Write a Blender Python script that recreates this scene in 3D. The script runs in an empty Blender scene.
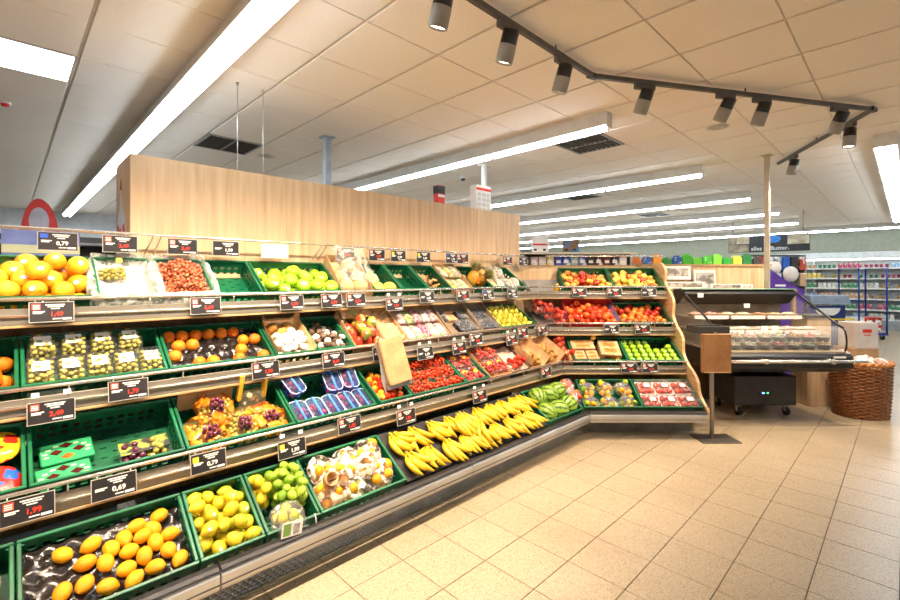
import bpy, bmesh, math, random
import numpy as np
from mathutils import Matrix, Vector, noise as mnoise

S = bpy.context.scene
COL = S.collection
PI = math.pi
R = math.radians

# ------------------------------------------------------------------ camera, world, exposure
FPX = 451.0
TH = R(45.44)                       # angle between the view axis and the long fruit rack
CT, ST = math.cos(TH), math.sin(TH)
EYE = 1.6
cam_d = bpy.data.cameras.new('camera')
cam_d.sensor_width = 36.0
cam_d.lens = FPX / 900 * 36.0
cam_d.shift_y = -22 / 900
cam_d.clip_start = 0.05
cam = bpy.data.objects.new('camera', cam_d)
cam.location = (0, 0, EYE)
cam.rotation_euler = (R(90), 0, TH - R(90))
COL.objects.link(cam)
S.camera = cam

W = bpy.data.worlds.new('world')
S.world = W
W.use_nodes = True
W.node_tree.nodes['Background'].inputs[0].default_value = (0.9, 0.95, 1.0, 1)
W.node_tree.nodes['Background'].inputs[1].default_value = 0.15

S.view_settings.view_transform = 'Standard'
S.view_settings.look = 'None'
S.view_settings.gamma = 1.0
S.view_settings.use_curve_mapping = False
S.view_settings.exposure = 0.0

SPOT_W = 156.0                       # each track spot
SPOT_C = (1.0, 0.80, 0.59)
TUBE_E = 28.0                         # fluorescent tubes
TUBE_C = (0.79, 0.90, 1.0)

CEIL = 3.22

def cw(xc, d, z=0.0):
    """right / forward of the camera -> building axes"""
    return Vector((d * CT + xc * ST, d * ST - xc * CT, z))
ROT_C = Matrix.Rotation(TH - R(90), 4, 'Z')

def T(x, y=0, z=0):
    return Matrix.Translation((x, y, z)) if not isinstance(x, Vector) else Matrix.Translation(x)
def RX(a): return Matrix.Rotation(R(a), 4, 'X')
def RY(a): return Matrix.Rotation(R(a), 4, 'Y')
def RZ(a): return Matrix.Rotation(R(a), 4, 'Z')
def SC(x, y=None, z=None):
    if y is None: y = z = x
    return Matrix.Diagonal((x, y, z, 1))
I4 = Matrix.Identity(4)

# ------------------------------------------------------------------ materials
MATS = {}
def lin(c):
    return tuple(((v / 12.92) if v <= 0.04045 else ((v + 0.055) / 1.055) ** 2.4) for v in c)
def hexc(h):
    return lin(tuple(int(h[i:i + 2], 16) / 255 for i in (0, 2, 4)))

def mat(name, c1, c2=None, rough=0.5, metal=0.0, scale=8.0, bump=0.0, bscale=40.0, rnd=0.0, alpha=1.0,
        emit=0.0, stretch=None, spec=0.5, detail=3.0, lo=0.35, hi=0.65, coat=0.0, sss=0.0):
    """procedural surface: noise between two colours, optional per-object variation, bump"""
    if name in MATS: return MATS[name]
    m = bpy.data.materials.new(name); m.use_nodes = True
    nt = m.node_tree; N = nt.nodes; L = nt.links
    b = N['Principled BSDF']
    if isinstance(c1, str): c1 = hexc(c1)
    if c2 is None: c2 = c1
    if isinstance(c2, str): c2 = hexc(c2)
    tc = N.new('ShaderNodeTexCoord')
    mp = N.new('ShaderNodeMapping')
    if stretch: mp.inputs['Scale'].default_value = stretch
    L.new(tc.outputs['Object'], mp.inputs[0])
    no = N.new('ShaderNodeTexNoise'); no.inputs['Scale'].default_value = scale; no.inputs['Detail'].default_value = detail
    L.new(mp.outputs[0], no.inputs['Vector'])
    oi = N.new('ShaderNodeObjectInfo')
    if rnd:
        ad = N.new('ShaderNodeVectorMath'); ad.operation = 'ADD'
        L.new(mp.outputs[0], ad.inputs[0])
        sc = N.new('ShaderNodeMath'); sc.operation = 'MULTIPLY'; sc.inputs[1].default_value = 37.0
        L.new(oi.outputs['Random'], sc.inputs[0]); L.new(sc.outputs[0], ad.inputs[1]); L.new(ad.outputs[0], no.inputs['Vector'])
    rp = N.new('ShaderNodeValToRGB')
    rp.color_ramp.elements[0].position = lo; rp.color_ramp.elements[1].position = hi
    rp.color_ramp.elements[0].color = (*c1, 1); rp.color_ramp.elements[1].color = (*c2, 1)
    if rnd:
        mx = N.new('ShaderNodeMath'); mx.operation = 'MULTIPLY_ADD'
        mx.inputs[1].default_value = rnd
        L.new(oi.outputs['Random'], mx.inputs[0])
        s2 = N.new('ShaderNodeMath'); s2.operation = 'SUBTRACT'; s2.inputs[1].default_value = rnd * 0.5
        L.new(no.outputs['Fac'], s2.inputs[0]); L.new(s2.outputs[0], mx.inputs[2])
        L.new(mx.outputs[0], rp.inputs[0])
    else:
        L.new(no.outputs['Fac'], rp.inputs[0])
    L.new(rp.outputs[0], b.inputs['Base Color'])
    b.inputs['Roughness'].default_value = rough
    b.inputs['Metallic'].default_value = metal
    b.inputs['Specular IOR Level'].default_value = spec
    b.inputs['Alpha'].default_value = alpha
    if coat: b.inputs['Coat Weight'].default_value = coat; b.inputs['Coat Roughness'].default_value = 0.1
    if emit:
        L.new(rp.outputs[0], b.inputs['Emission Color']); b.inputs['Emission Strength'].default_value = emit
    if bump:
        n2 = N.new('ShaderNodeTexNoise'); n2.inputs['Scale'].default_value = bscale; n2.inputs['Detail'].default_value = 2
        L.new(mp.outputs[0], n2.inputs['Vector'])
        bp = N.new('ShaderNodeBump'); bp.inputs['Strength'].default_value = bump; bp.inputs['Distance'].default_value = 0.01
        L.new(n2.outputs['Fac'], bp.inputs['Height']); L.new(bp.outputs[0], b.inputs['Normal'])
    MATS[name] = m
    return m

def film(name, c='ffffff', c2=None, a1=0.12, a2=0.75, cover=0.5, scale=9.0, rough=0.12, c3=None):
    """clear plastic film with printed patches: the print is opaque, the film see-through"""
    if name in MATS: return MATS[name]
    m = mat(name, c, c2 or c, rough=rough, scale=scale * 1.7, bump=0.5, bscale=35, rnd=0.3)
    nt = m.node_tree; N = nt.nodes; L = nt.links; b = N['Principled BSDF']
    tc = N.new('ShaderNodeTexCoord'); no = N.new('ShaderNodeTexNoise'); no.inputs['Scale'].default_value = scale
    no.inputs['Detail'].default_value = 2.5
    oi = N.new('ShaderNodeObjectInfo')
    ad = N.new('ShaderNodeVectorMath'); ad.operation = 'ADD'
    sc = N.new('ShaderNodeMath'); sc.operation = 'MULTIPLY'; sc.inputs[1].default_value = 13.0
    L.new(oi.outputs['Random'], sc.inputs[0]); L.new(tc.outputs['Object'], ad.inputs[0]); L.new(sc.outputs[0], ad.inputs[1])
    L.new(ad.outputs[0], no.inputs['Vector'])
    rp = N.new('ShaderNodeValToRGB')
    e = rp.color_ramp.elements
    e[0].position = 0.5 + (0.5 - cover) * 0.5 - 0.02; e[1].position = e[0].position + 0.05
    e[0].color = (a1, a1, a1, 1); e[1].color = (a2, a2, a2, 1)
    L.new(no.outputs['Fac'], rp.inputs[0]); L.new(rp.outputs[0], b.inputs['Alpha'])
    return m

def wood(name, c1, c2, scale=1.0, axis='z', rough=0.5):
    st = {'z': (14, 14, 0.9), 'x': (0.9, 14, 14), 'y': (14, 0.9, 14)}[axis]
    return mat(name, c1, c2, rough=rough, scale=1.6 * scale, stretch=st, detail=6, lo=0.3, hi=0.72, bump=0.05, bscale=6)

# ------------------------------------------------------------------ mesh building
class B:
    def __init__(self):
        self.v = []; self.f = []; self.m = []; self.s = []
    def add(self, vs, fs, mi=0, smooth=False, mtx=None):
        o = len(self.v)
        self.v += [tuple(mtx @ Vector(p)) for p in vs] if mtx is not None else [tuple(p) for p in vs]
        for f in fs:
            self.f.append([o + i for i in f]); self.m.append(mi); self.s.append(smooth)
        return self
    def box(self, x0, x1, y0, y1, z0, z1, mi=0, mtx=None):
        vs = [(x, y, z) for z in (z0, z1) for y in (y0, y1) for x in (x0, x1)]
        fs = [(0, 2, 3, 1), (4, 5, 7, 6), (0, 1, 5, 4), (2, 6, 7, 3), (0, 4, 6, 2), (1, 3, 7, 5)]
        return self.add(vs, fs, mi, False, mtx)
    def prism(self, poly, z0, z1, mi=0, mtx=None):
        n = len(poly)
        vs = [(x, y, z0) for x, y in poly] + [(x, y, z1) for x, y in poly]
        fs = [list(range(n))[::-1], list(range(n, 2 * n))] + [(i, (i + 1) % n, n + (i + 1) % n, n + i) for i in range(n)]
        return self.add(vs, fs, mi, False, mtx)
    def tube(self, pts, r, n=8, mi=0, cap=True, mtx=None, smooth=True):
        P = [Vector(p) for p in pts]; k = len(P)
        rs = [r] * k if not isinstance(r, (list, tuple)) else list(r)
        vs = []; up = None
        for i, p in enumerate(P):
            t = (P[min(i + 1, k - 1)] - P[max(i - 1, 0)]).normalized()
            if up is None:
                up = Vector((0, 0, 1)) if abs(t.z) < 0.9 else Vector((1, 0, 0))
            a = t.cross(up)
            if a.length < 1e-6: a = t.orthogonal()
            a.normalize(); b = a.cross(t).normalized(); up = b
            for j in range(n):
                an = 2 * PI * j / n
                vs.append(p + (a * math.cos(an) + b * math.sin(an)) * rs[i])
        fs = [(i * n + j, i * n + (j + 1) % n, (i + 1) * n + (j + 1) % n, (i + 1) * n + j) for i in range(k - 1) for j in range(n)]
        self.add(vs, fs, mi, smooth, mtx)
        if cap:
            o = len(self.v) - len(vs)
            self.f.append([o + j for j in range(n)][::-1]); self.m.append(mi); self.s.append(False)
            self.f.append([o + (k - 1) * n + j for j in range(n)]); self.m.append(mi); self.s.append(False)
        return self
    def lathe(self, prof, n=16, mi=0, mtx=None, smooth=True, fn=None):
        vs = []; k = len(prof)
        for (r, z) in prof:
            for j in range(n):
                a = 2 * PI * j / n
                p = (r * math.cos(a), r * math.sin(a), z)
                vs.append(fn(p) if fn else p)
        fs = [(i * n + j, i * n + (j + 1) % n, (i + 1) * n + (j + 1) % n, (i + 1) * n + j) for i in range(k - 1) for j in range(n)]
        if prof[0][0] > 1e-6: fs.append(list(range(n))[::-1])
        if prof[-1][0] > 1e-6: fs.append([(k - 1) * n + j for j in range(n)])
        return self.add(vs, fs, mi, smooth, mtx)
    def ball(self, c, r, mi=0, n=10, k=7, sc=(1, 1, 1), mtx=None):
        prof = [(max(1e-5, math.sin(PI * i / k)) , -math.cos(PI * i / k)) for i in range(k + 1)]
        mm = T(*c) @ SC(r * sc[0], r * sc[1], r * sc[2])
        return self.lathe(prof, n, mi, (mtx @ mm) if mtx is not None else mm)
    def ico(self, c, r, mi=0, sub=1):
        vs, fs = ICO(sub)
        o = len(self.v)
        self.v += [(c[0] + r * x, c[1] + r * y, c[2] + r * z) for x, y, z in vs]
        for f in fs:
            self.f.append([o + i for i in f]); self.m.append(mi); self.s.append(True)
        return self
    def mesh(self, name, mats, bevel=0.0, seg=1, smooth=None, weld=0.0):
        me = bpy.data.meshes.new(name)
        me.from_pydata(self.v, [], self.f)
        if not isinstance(mats, (list, tuple)): mats = [mats]
        for m in mats: me.materials.append(m)
        me.polygons.foreach_set('material_index', self.m)
        me.polygons.foreach_set('use_smooth', [smooth if smooth is not None else s for s in self.s])
        if bevel or weld:
            bm = bmesh.new(); bm.from_mesh(me)
            if weld: bmesh.ops.remove_doubles(bm, verts=bm.verts, dist=weld)
            if bevel:
                es = [e for e in bm.edges if len(e.link_faces) == 2 and e.calc_face_angle(0) > 0.6]
                bmesh.ops.bevel(bm, geom=es, offset=bevel, segments=seg, affect='EDGES', profile=0.5)
            bm.to_mesh(me); bm.free()
        me.update()
        return me
_ico = {}
def ICO(sub):
    if sub not in _ico:
        bm = bmesh.new(); bmesh.ops.create_icosphere(bm, subdivisions=sub, radius=1)
        bm.verts.index_update()
        _ico[sub] = ([tuple(v.co) for v in bm.verts], [[v.index for v in f.verts] for f in bm.faces]); bm.free()
    return _ico[sub]

def perf(w, h, t, xs, ys, holes):
    """flat panel in x/y with real rectangular holes, thickness t along z"""
    b = B(); nx, ny = len(xs), len(ys)
    vs = [(x, y, z) for z in (0, t) for y in ys for x in xs]
    ix = lambda i, j, k: k * nx * ny + j * nx + i
    keep = lambda i, j: 0 <= i < nx - 1 and 0 <= j < ny - 1 and not holes(i, j)
    fs = []
    for j in range(ny - 1):
        for i in range(nx - 1):
            if not keep(i, j): continue
            fs.append((ix(i, j, 1), ix(i + 1, j, 1), ix(i + 1, j + 1, 1), ix(i, j + 1, 1)))
            fs.append((ix(i, j + 1, 0), ix(i + 1, j + 1, 0), ix(i + 1, j, 0), ix(i, j, 0)))
            if not keep(i - 1, j): fs.append((ix(i, j, 0), ix(i, j, 1), ix(i, j + 1, 1), ix(i, j + 1, 0)))
            if not keep(i + 1, j): fs.append((ix(i + 1, j, 1), ix(i + 1, j, 0), ix(i + 1, j + 1, 0), ix(i + 1, j + 1, 1)))
            if not keep(i, j - 1): fs.append((ix(i, j, 1), ix(i, j, 0), ix(i + 1, j, 0), ix(i + 1, j, 1)))
            if not keep(i, j + 1): fs.append((ix(i, j + 1, 0), ix(i, j + 1, 1), ix(i + 1, j + 1, 1), ix(i + 1, j + 1, 0)))
    return b.add(vs, fs)

# ------------------------------------------------------------------ objects
def thing(name, label, cat, mtx=I4, group=None, kind=None):
    o = bpy.data.objects.new(name, None); COL.objects.link(o)
    o.empty_display_size = 0.05
    o.matrix_basis = mtx
    if label: o['label'] = label
    if cat: o['category'] = cat
    if group: o['group'] = group
    if kind: o['kind'] = kind
    return o
def part(name, me, parent, mtx=I4, label=None, kind=None):
    o = bpy.data.objects.new(name, me); COL.objects.link(o)
    o.parent = parent; o.matrix_basis = mtx
    if label: o['label'] = label
    if kind: o['kind'] = kind
    return o
def solo(name, me, label, cat, mtx=I4, group=None, kind=None):
    o = bpy.data.objects.new(name, me); COL.objects.link(o)
    o.matrix_basis = mtx
    if label: o['label'] = label
    if cat: o['category'] = cat
    if group: o['group'] = group
    if kind: o['kind'] = kind
    return o
def struct(name, me, mtx=I4):
    o = bpy.data.objects.new(name, me); COL.objects.link(o); o.matrix_basis = mtx
    o['kind'] = 'structure'
    return o
def copytree(o, mtx, label=None, group=None):
    c = o.copy(); COL.objects.link(c); c.matrix_basis = mtx
    if label: c['label'] = label
    if group: c['group'] = group
    for ch in list(o.children):
        d = ch.copy(); COL.objects.link(d); d.parent = c
        for g in list(ch.children):
            e = g.copy(); COL.objects.link(e); e.parent = d
    return c

_txt = {}
def text_mesh(s, m, size=1.0, bold=0.02, extrude=0.01, align='LEFT'):
    key = (s, m.name, size, bold, align)
    if key not in _txt:
        cu = bpy.data.curves.new('lettering', 'FONT'); cu.body = s; cu.size = size; cu.offset = bold * size; cu.extrude = extrude * size
        cu.align_x = align; cu.resolution_u = 3
        ob = bpy.data.objects.new('lettering', cu); COL.objects.link(ob)
        bpy.context.view_layer.update()
        dg = bpy.context.evaluated_depsgraph_get()
        me = bpy.data.meshes.new_from_object(ob.evaluated_get(dg))
        me.materials.clear(); me.materials.append(m)
        bpy.data.objects.remove(ob); bpy.data.curves.remove(cu)
        me.name = 'lettering'
        _txt[key] = me
    return _txt[key]

def pack(n, r, w, d, seed=0, tilt=12, iters=120, x0=0, y0=0, zmax=None, jr=0.0):
    """drop n balls of radius r into a w x d tray (tilted towards -y) and let them settle"""
    rg = np.random.default_rng(seed)
    rs = np.full(n, r) * (1 + jr * (rg.random(n) - 0.5) * 2)
    per = max(1, int(w / (2 * r)) * int(d / (2 * r)))
    p = np.stack([rg.uniform(r, max(r + 1e-3, w - r), n), rg.uniform(r, max(r + 1e-3, d - r), n), r + (np.arange(n) / per) * 1.7 * r + rg.random(n) * r * 0.3], 1)
    g = np.array([0, -0.12 if tilt > 10 else -0.05, -1.0])
    for it in range(iters):
        st = 0.12 * r if it < iters * 0.75 else 0.02 * r
        p += g * st
        for _ in range(4):
            dv = p[:, None] - p[None]
            ds = np.sqrt((dv ** 2).sum(-1)) + np.eye(n)
            ov = np.clip(rs[:, None] + rs[None] - ds, 0, None) * (1 - np.eye(n))
            p += (dv / ds[..., None] * (ov * 0.35)[..., None]).sum(1)
            p[:, 0] = np.clip(p[:, 0], rs, np.maximum(rs + 1e-4, w - rs)); p[:, 1] = np.clip(p[:, 1], rs, np.maximum(rs + 1e-4, d - rs)); p[:, 2] = np.maximum(p[:, 2], rs)
    return [(x0 + a, y0 + b, c, q) for (a, b, c), q in zip(p.tolist(), rs.tolist())]

def rrot(rd, full=True):
    return Matrix.Rotation(rd.uniform(0, 2 * PI), 4, 'Z') @ Matrix.Rotation(rd.uniform(-PI, PI) if full else rd.uniform(-.5, .5), 4, 'X') @ Matrix.Rotation(rd.uniform(0, 2 * PI), 4, 'Z')

# ------------------------------------------------------------------ shared materials
M_white = mat('white_paint', 'e9e8e4', 'f2f1ee', rough=0.5)
M_paper = mat('white_paper', 'f1efe9', 'fbfaf6', rough=0.7)
M_black = mat('black_plastic', '161514', '211f1e', rough=0.4)
M_rubber = mat('black_rubber', '1b1817', '262221', rough=0.5, bump=0.2, bscale=60)
M_steel = mat('brushed_steel', 'b4b2ae', 'c4c2be', rough=0.32, metal=0.6, scale=3)
M_chrome = mat('chrome_tube', 'd8d2c8', 'ece6da', rough=0.22, metal=0.85)
M_panel = mat('champagne_panel', '8f887b', 'a0998c', rough=0.38, metal=0.5, scale=1)
M_grey = mat('grey_metal', '8f8c88', 'a09d98', rough=0.45, metal=0.3)
M_dgrey = mat('dark_grey_metal', '3a3836', '47443f', rough=0.5, metal=0.2)
M_oak = wood('light_oak', 'cba67c', 'e8c79e')
M_oakx = wood('light_oak_edge', 'a88659', 'c2a174', axis='x')
M_ply = mat('plywood_edge', 'c99f6d', 'e3bd8b', rough=0.5, scale=5, stretch=(1, 1, 8))
M_card = mat('cardboard', 'b98d5e', 'caa075', rough=0.8, scale=14)
M_kraft = mat('kraft_paper', 'c69a68', 'd8b182', rough=0.75, scale=20, bump=0.3, bscale=18)
M_green = mat('green_crate_plastic', '0a4d30', '126a42', rough=0.38, scale=5, rnd=0.3)
M_clear = mat('clear_plastic', 'e8ece8', 'f4f6f4', rough=0.06, alpha=0.02, bump=0.2, bscale=30)
M_red = mat('red_print', 'd8231b', 'e8372a', rough=0.5)
M_tagblk = mat('tag_black', '1d1b1c', '2a2728', rough=0.45)
M_ink = mat('dark_ink', '262322', '34302e', rough=0.6)
M_yel = mat('yellow_print', 'e8cf2b', 'f4e04a', rough=0.5)
M_blue = mat('blue_print', '1f47a8', '2d5fd0', rough=0.45)

# ================================================================== room shell
XMIN, XMAX, YMIN, YMAX = -5.0, 20.0, -7.0, 14.5
def proj(x, y, z):
    d = x * CT + y * ST; xc = x * ST - y * CT
    if d < 0.2: return None
    return 450 + FPX * xc / d, 278 - FPX * (z - EYE) / d, d

M_floor_t = None
def floor_material():
    m = bpy.data.materials.new('terrazzo_tile'); m.use_nodes = True
    nt = m.node_tree; N = nt.nodes; L = nt.links; b = N['Principled BSDF']
    tc = N.new('ShaderNodeTexCoord'); oi = N.new('ShaderNodeObjectInfo')
    geo = N.new('ShaderNodeNewGeometry')
    vo = N.new('ShaderNodeTexVoronoi'); vo.inputs['Scale'].default_value = 210
    L.new(geo.outputs['Position'], vo.inputs['Vector'])
    rp = N.new('ShaderNodeValToRGB'); e = rp.color_ramp.elements
    e[0].position = 0.0; e[0].color = (*hexc('9a8263'), 1); e[1].position = 1.0; e[1].color = (*hexc('c8b69c'), 1)
    for p, c in ((0.16, 'a4927a'), (0.22, 'b5a488'), (0.7, 'bdac90')):
        x = e.new(p); x.color = (*hexc(c), 1)
    sp = N.new('ShaderNodeSeparateColor'); L.new(vo.outputs['Color'], sp.inputs[0]); L.new(sp.outputs[0], rp.inputs[0])
    no = N.new('ShaderNodeTexNoise'); no.inputs['Scale'].default_value = 1.1; no.inputs['Detail'].default_value = 5
    L.new(geo.outputs['Position'], no.inputs['Vector'])
    r2 = N.new('ShaderNodeValToRGB'); r2.color_ramp.elements[0].position = 0.3; r2.color_ramp.elements[1].position = 0.7
    r2.color_ramp.elements[0].color = (0.80, 0.78, 0.74, 1); r2.color_ramp.elements[1].color = (1, 1, 1, 1)
    L.new(no.outputs['Fac'], r2.inputs[0])
    mx = N.new('ShaderNodeMix'); mx.data_type = 'RGBA'; mx.blend_type = 'MULTIPLY'; mx.inputs[0].default_value = 1
    L.new(rp.outputs[0], mx.inputs[6]); L.new(r2.outputs[0], mx.inputs[7])
    L.new(mx.outputs[2], b.inputs['Base Color'])
    b.inputs['Roughness'].default_value = 0.34
    b.inputs['Specular IOR Level'].default_value = 0.45
    return m
M_tile = floor_material()
M_joint = mat('tile_joint', '5b4c3c', '6a5946', rough=0.8)
floor = struct('floor', B().box(XMIN, XMAX, YMIN, YMAX, -0.1, -0.006).mesh('floor', M_joint))
TS = 0.33
tm = B().box(-TS / 2 + .0022, TS / 2 - .0022, -TS / 2 + .0022, TS / 2 - .0022, -0.012, 0).mesh('floor_tile', M_tile, bevel=0.0015)
cand = []; rest = B()
for i in range(-20, 56):
    for j in range(-26, 44):
        x = 1.934 + (i + .5) * TS; y = 1.68 + (j + .5) * TS
        if not (XMIN < x < XMAX and YMIN < y < YMAX): continue
        q = proj(x, y, 0)
        hid = y > 2.6 and x < 4.6
        if q and -60 < q[0] < 960 and q[1] < 660 and not hid:
            cand.append((q[2], x, y))
        else:
            rest.box(x - TS / 2 + .002, x + TS / 2 - .002, y - TS / 2 + .002, y + TS / 2 - .002, -0.012, 0)
cand.sort()
for d, x, y in cand[:300]: part('floor_tile', tm, floor, T(x, y, 0))
for d, x, y in cand[300:]: rest.box(x - TS / 2 + .002, x + TS / 2 - .002, y - TS / 2 + .002, y + TS / 2 - .002, -0.012, 0)
part('far_floor_tiles', rest.mesh('far_floor_tiles', M_tile), floor, kind='stuff')

# ceiling: grid bars with recessed panels
M_ceil = mat('ceiling_panel', 'ece2d6', 'f3eadf', rough=0.9, scale=90, bump=0.25, bscale=160)
M_grid = mat('ceiling_grid', 'c9c0b4', 'd3cabe', rough=0.6)
ceil = struct('ceiling', B().box(XMIN, XMAX, YMIN, YMAX, CEIL + 0.012, CEIL + 0.1).mesh('ceiling', M_grid))
CS = 0.62; GX, GY = 1.62, 2.40
cmesh = B().box(-CS / 2 + .012, CS / 2 - .012, -CS / 2 + .004, CS / 2 - .004, 0, 0.03).mesh('ceiling_panel', M_ceil, bevel=0.003)
cand = []; rest = B()
SKIP = set()
def cell(x, y): return (math.floor((x - GX) / CS), math.floor((y - GY) / CS))
VENTS = [cell(5.02, 2.75), cell(2.2, 6.0), cell(8.4, 4.4), cell(11.6, 4.8)]
PANELS = [cell(-0.05, 4.6), cell(-0.7, 4.6)]
SKIP.update(VENTS); SKIP.update(PANELS)
for i in range(-11, 31):
    for j in range(-16, 20):
        x = GX + (i + .5) * CS; y = GY + (j + .5) * CS
        if not (XMIN < x < XMAX and YMIN < y < YMAX) or (i, j) in SKIP: continue
        q = proj(x, y, CEIL)
        if q and -80 < q[0] < 980 and q[1] > -90: cand.append((q[2], x, y))
        else: rest.box(x - CS / 2 + .012, x + CS / 2 - .012, y - CS / 2 + .004, y + CS / 2 - .004, CEIL, CEIL + .03)
cand.sort()
for d, x, y in cand[:300]: part('ceiling_panel', cmesh, ceil, T(x, y, CEIL))
for d, x, y in cand[300:]: rest.box(x - CS / 2 + .012, x + CS / 2 - .012, y - CS / 2 + .004, y + CS / 2 - .004, CEIL, CEIL + .03)
part('far_ceiling_panels', rest.mesh('far_ceiling_panels', M_ceil), ceil, kind='stuff')

M_wallg = mat('grey_green_wall', 'a3a491', 'acad9b', rough=0.85)
M_wallw = mat('pale_wall', 'b7b9ba', 'c3c5c6', rough=0.85)
struct('wall_far', B().box(XMAX, XMAX + .2, YMIN, YMAX, 0, CEIL + .1).mesh('wall_far', M_wallg))
struct('wall_left', B().box(XMIN, XMAX, YMAX, YMAX + .2, 0, CEIL + .1).mesh('wall_left', M_wallw))
struct('wall_right', B().box(XMIN, XMAX, YMIN - .2, YMIN, 0, CEIL + .1).mesh('wall_right', M_wallw))
struct('wall_back', B().box(XMIN - .2, XMIN, YMIN, YMAX, 0, CEIL + .1).mesh('wall_back', M_wallw))

# ------------------------------------------------------------------ ceiling fixtures
M_tube = mat('lit_tube', TUBE_C, TUBE_C, emit=TUBE_E)
M_refl = mat('fixture_white', 'dcd9d2', 'e6e3dc', rough=0.35)
M_lens = mat('lit_lens', (1.0, 0.86, 0.66), (1.0, 0.86, 0.66), emit=14.0)
def fluorescent(p0, along, length, label, wide=0.10, two=False):
    """suspended strip light: housing, reflector wings, tubes and end caps; runs along +x or +y"""
    rz = 0 if along == 'x' else 90
    t = thing('strip_light', label, 'ceiling light', T(p0[0], p0[1], CEIL - 0.15) @ RZ(rz), group='strip lights on the ceiling')
    b = B().prism([(-wide, 0.02), (-wide * .62, 0.15), (wide * .62, 0.15), (wide, 0.02), (wide * .8, 0.02), (wide * .5, 0.1), (-wide * .5, 0.1), (-wide * .8, 0.02)], 0, length, mtx=Matrix(((0, 0, 1, 0), (1, 0, 0, 0), (0, 1, 0, 0), (0, 0, 0, 1))))
    part('housing', b.mesh('housing', M_refl), t)
    cap = B().box(-.004, .004, -wide, wide, 0.0, .15).mesh('end_cap', M_refl)
    part('end_cap', cap, t); part('end_cap', cap, t, T(length, 0, 0))
    seg = 1.5; k = max(1, int(round(length / seg))); sl = length / k
    offs = (-wide * .45, wide * .45) if two else (0,)
    rad = 0.023 if two else 0.024
    tb = B().tube([(0.03, 0, 0), (sl - 0.03, 0, 0)], rad, 10).mesh('tube', M_tube)
    sk = B().box(-.012, .012, -wide * .8, wide * .8, 0.0, .06).mesh('lamp_holder', M_white)
    for i in range(k):
        for o in offs: part('tube', tb, t, T(i * sl, o, -0.004))
        if i: part('lamp_holder', sk, t, T(i * sl, 0, 0.01))
    return t
FX = [1.03, 4.2, 7.1, 9.9, 12.6, 15.2, 18.4]
ends = ['long twin-tube strip light running away at the upper left', 'strip light whose near end is above the banana display',
        'second strip light beyond the one above the bananas', 'third strip light beyond the one above the bananas',
        'fourth strip light beyond the one above the bananas', 'fifth strip light beyond the one above the bananas', 'farthest of the parallel strip lights, along the dairy wall']
for i, x in enumerate(FX):
    y0 = 1.86 if i == 0 else (-5.0 if i == 6 else 2.05)
    fluorescent((x, y0), 'y', YMAX - 0.6 - y0, ends[i], wide=0.09 if i == 0 else 0.055, two=(i == 0))
fluorescent((7.0, 0.18), 'x', 9.6, 'strip light at the far right running towards the dairy wall', wide=0.10, two=True)
fluorescent((5.0, -3.0), 'x', 11.5, 'strip light over the aisle to the right, outside the produce corner', wide=0.10, two=True)
fluorescent((-3.0, -3.0), 'x', 6.0, 'strip light behind the photographer over the entrance', wide=0.10, two=True)

M_diff = mat('lit_panel', (0.95, 0.98, 1.0), (0.95, 0.98, 1.0), emit=5.0)
t = thing('panel_light', 'square white lit panel set in the ceiling at the far left', 'ceiling light', T(GX + PANELS[1][0] * CS, GY + PANELS[1][1] * CS, CEIL))
part('diffuser', B().box(.02, 2 * CS - .02, .02, CS - .02, -.002, .02).mesh('diffuser', M_diff), t)
part('frame', B().box(0, 2 * CS, 0, .02, -.006, .03).box(0, 2 * CS, CS - .02, CS, -.006, .03).box(0, .02, .02, CS - .02, -.006, .03).box(2 * CS - .02, 2 * CS, .02, CS - .02, -.006, .03).mesh('frame', M_grid), t)

sl = B().box(0.03, CS - .03, -.004, .004, -.012, .012, mtx=None).mesh('slat', M_dgrey)
vl = ['dark air vent grille in the ceiling beside the strip light over the bananas', 'dark air vent grille in the ceiling behind the wooden header', 'dark air vent grille in the ceiling between far strip lights', 'farthest dark air vent grille in the ceiling']
for (i, j), lb in zip(VENTS, vl):
    t = thing('air_vent', lb, 'vent', T(GX + i * CS, GY + j * CS, CEIL), group='ceiling vents')
    part('frame', B().box(.005, CS - .005, .005, .03, -.008, .02).box(.005, CS - .005, CS - .03, CS - .005, -.008, .02).box(.005, .03, .03, CS - .03, -.008, .02).box(CS - .03, CS - .005, .03, CS - .03, -.008, .02).box(CS / 2 - .01, CS / 2 + .01, .03, CS - .03, -.008, .02).mesh('frame', M_grey), t)
    part('duct', B().box(.03, CS - .03, .03, CS - .03, .008, .012).mesh('duct', M_black), t)
    for k in range(9): part('slat', sl, t, T(0, .06 + k * .0625, .0) @ RX(40))
M_spk = mat('speaker_grille', 'b3a798', 'c2b6a6', rough=0.7)
for (u, v, lb) in ((718, 127, 'round speaker grille in the ceiling under the spot track'), (267, 156, 'round speaker grille in the ceiling above the wooden header')):
    d = FPX * (CEIL - EYE) / (278 - v); p = cw((u - 450) / FPX * d, d, CEIL)
    t = thing('ceiling_speaker', lb, 'speaker', T(p))
    part('rim', B().lathe([(.085, 0), (.11, -.004), (.115, 0), (.11, .004)], 28).mesh('rim', M_grid), t)
    part('grille', B().lathe([(.0001, -.008), (.05, -.007), (.09, -.001)], 28).mesh('grille', M_spk), t)

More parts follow.
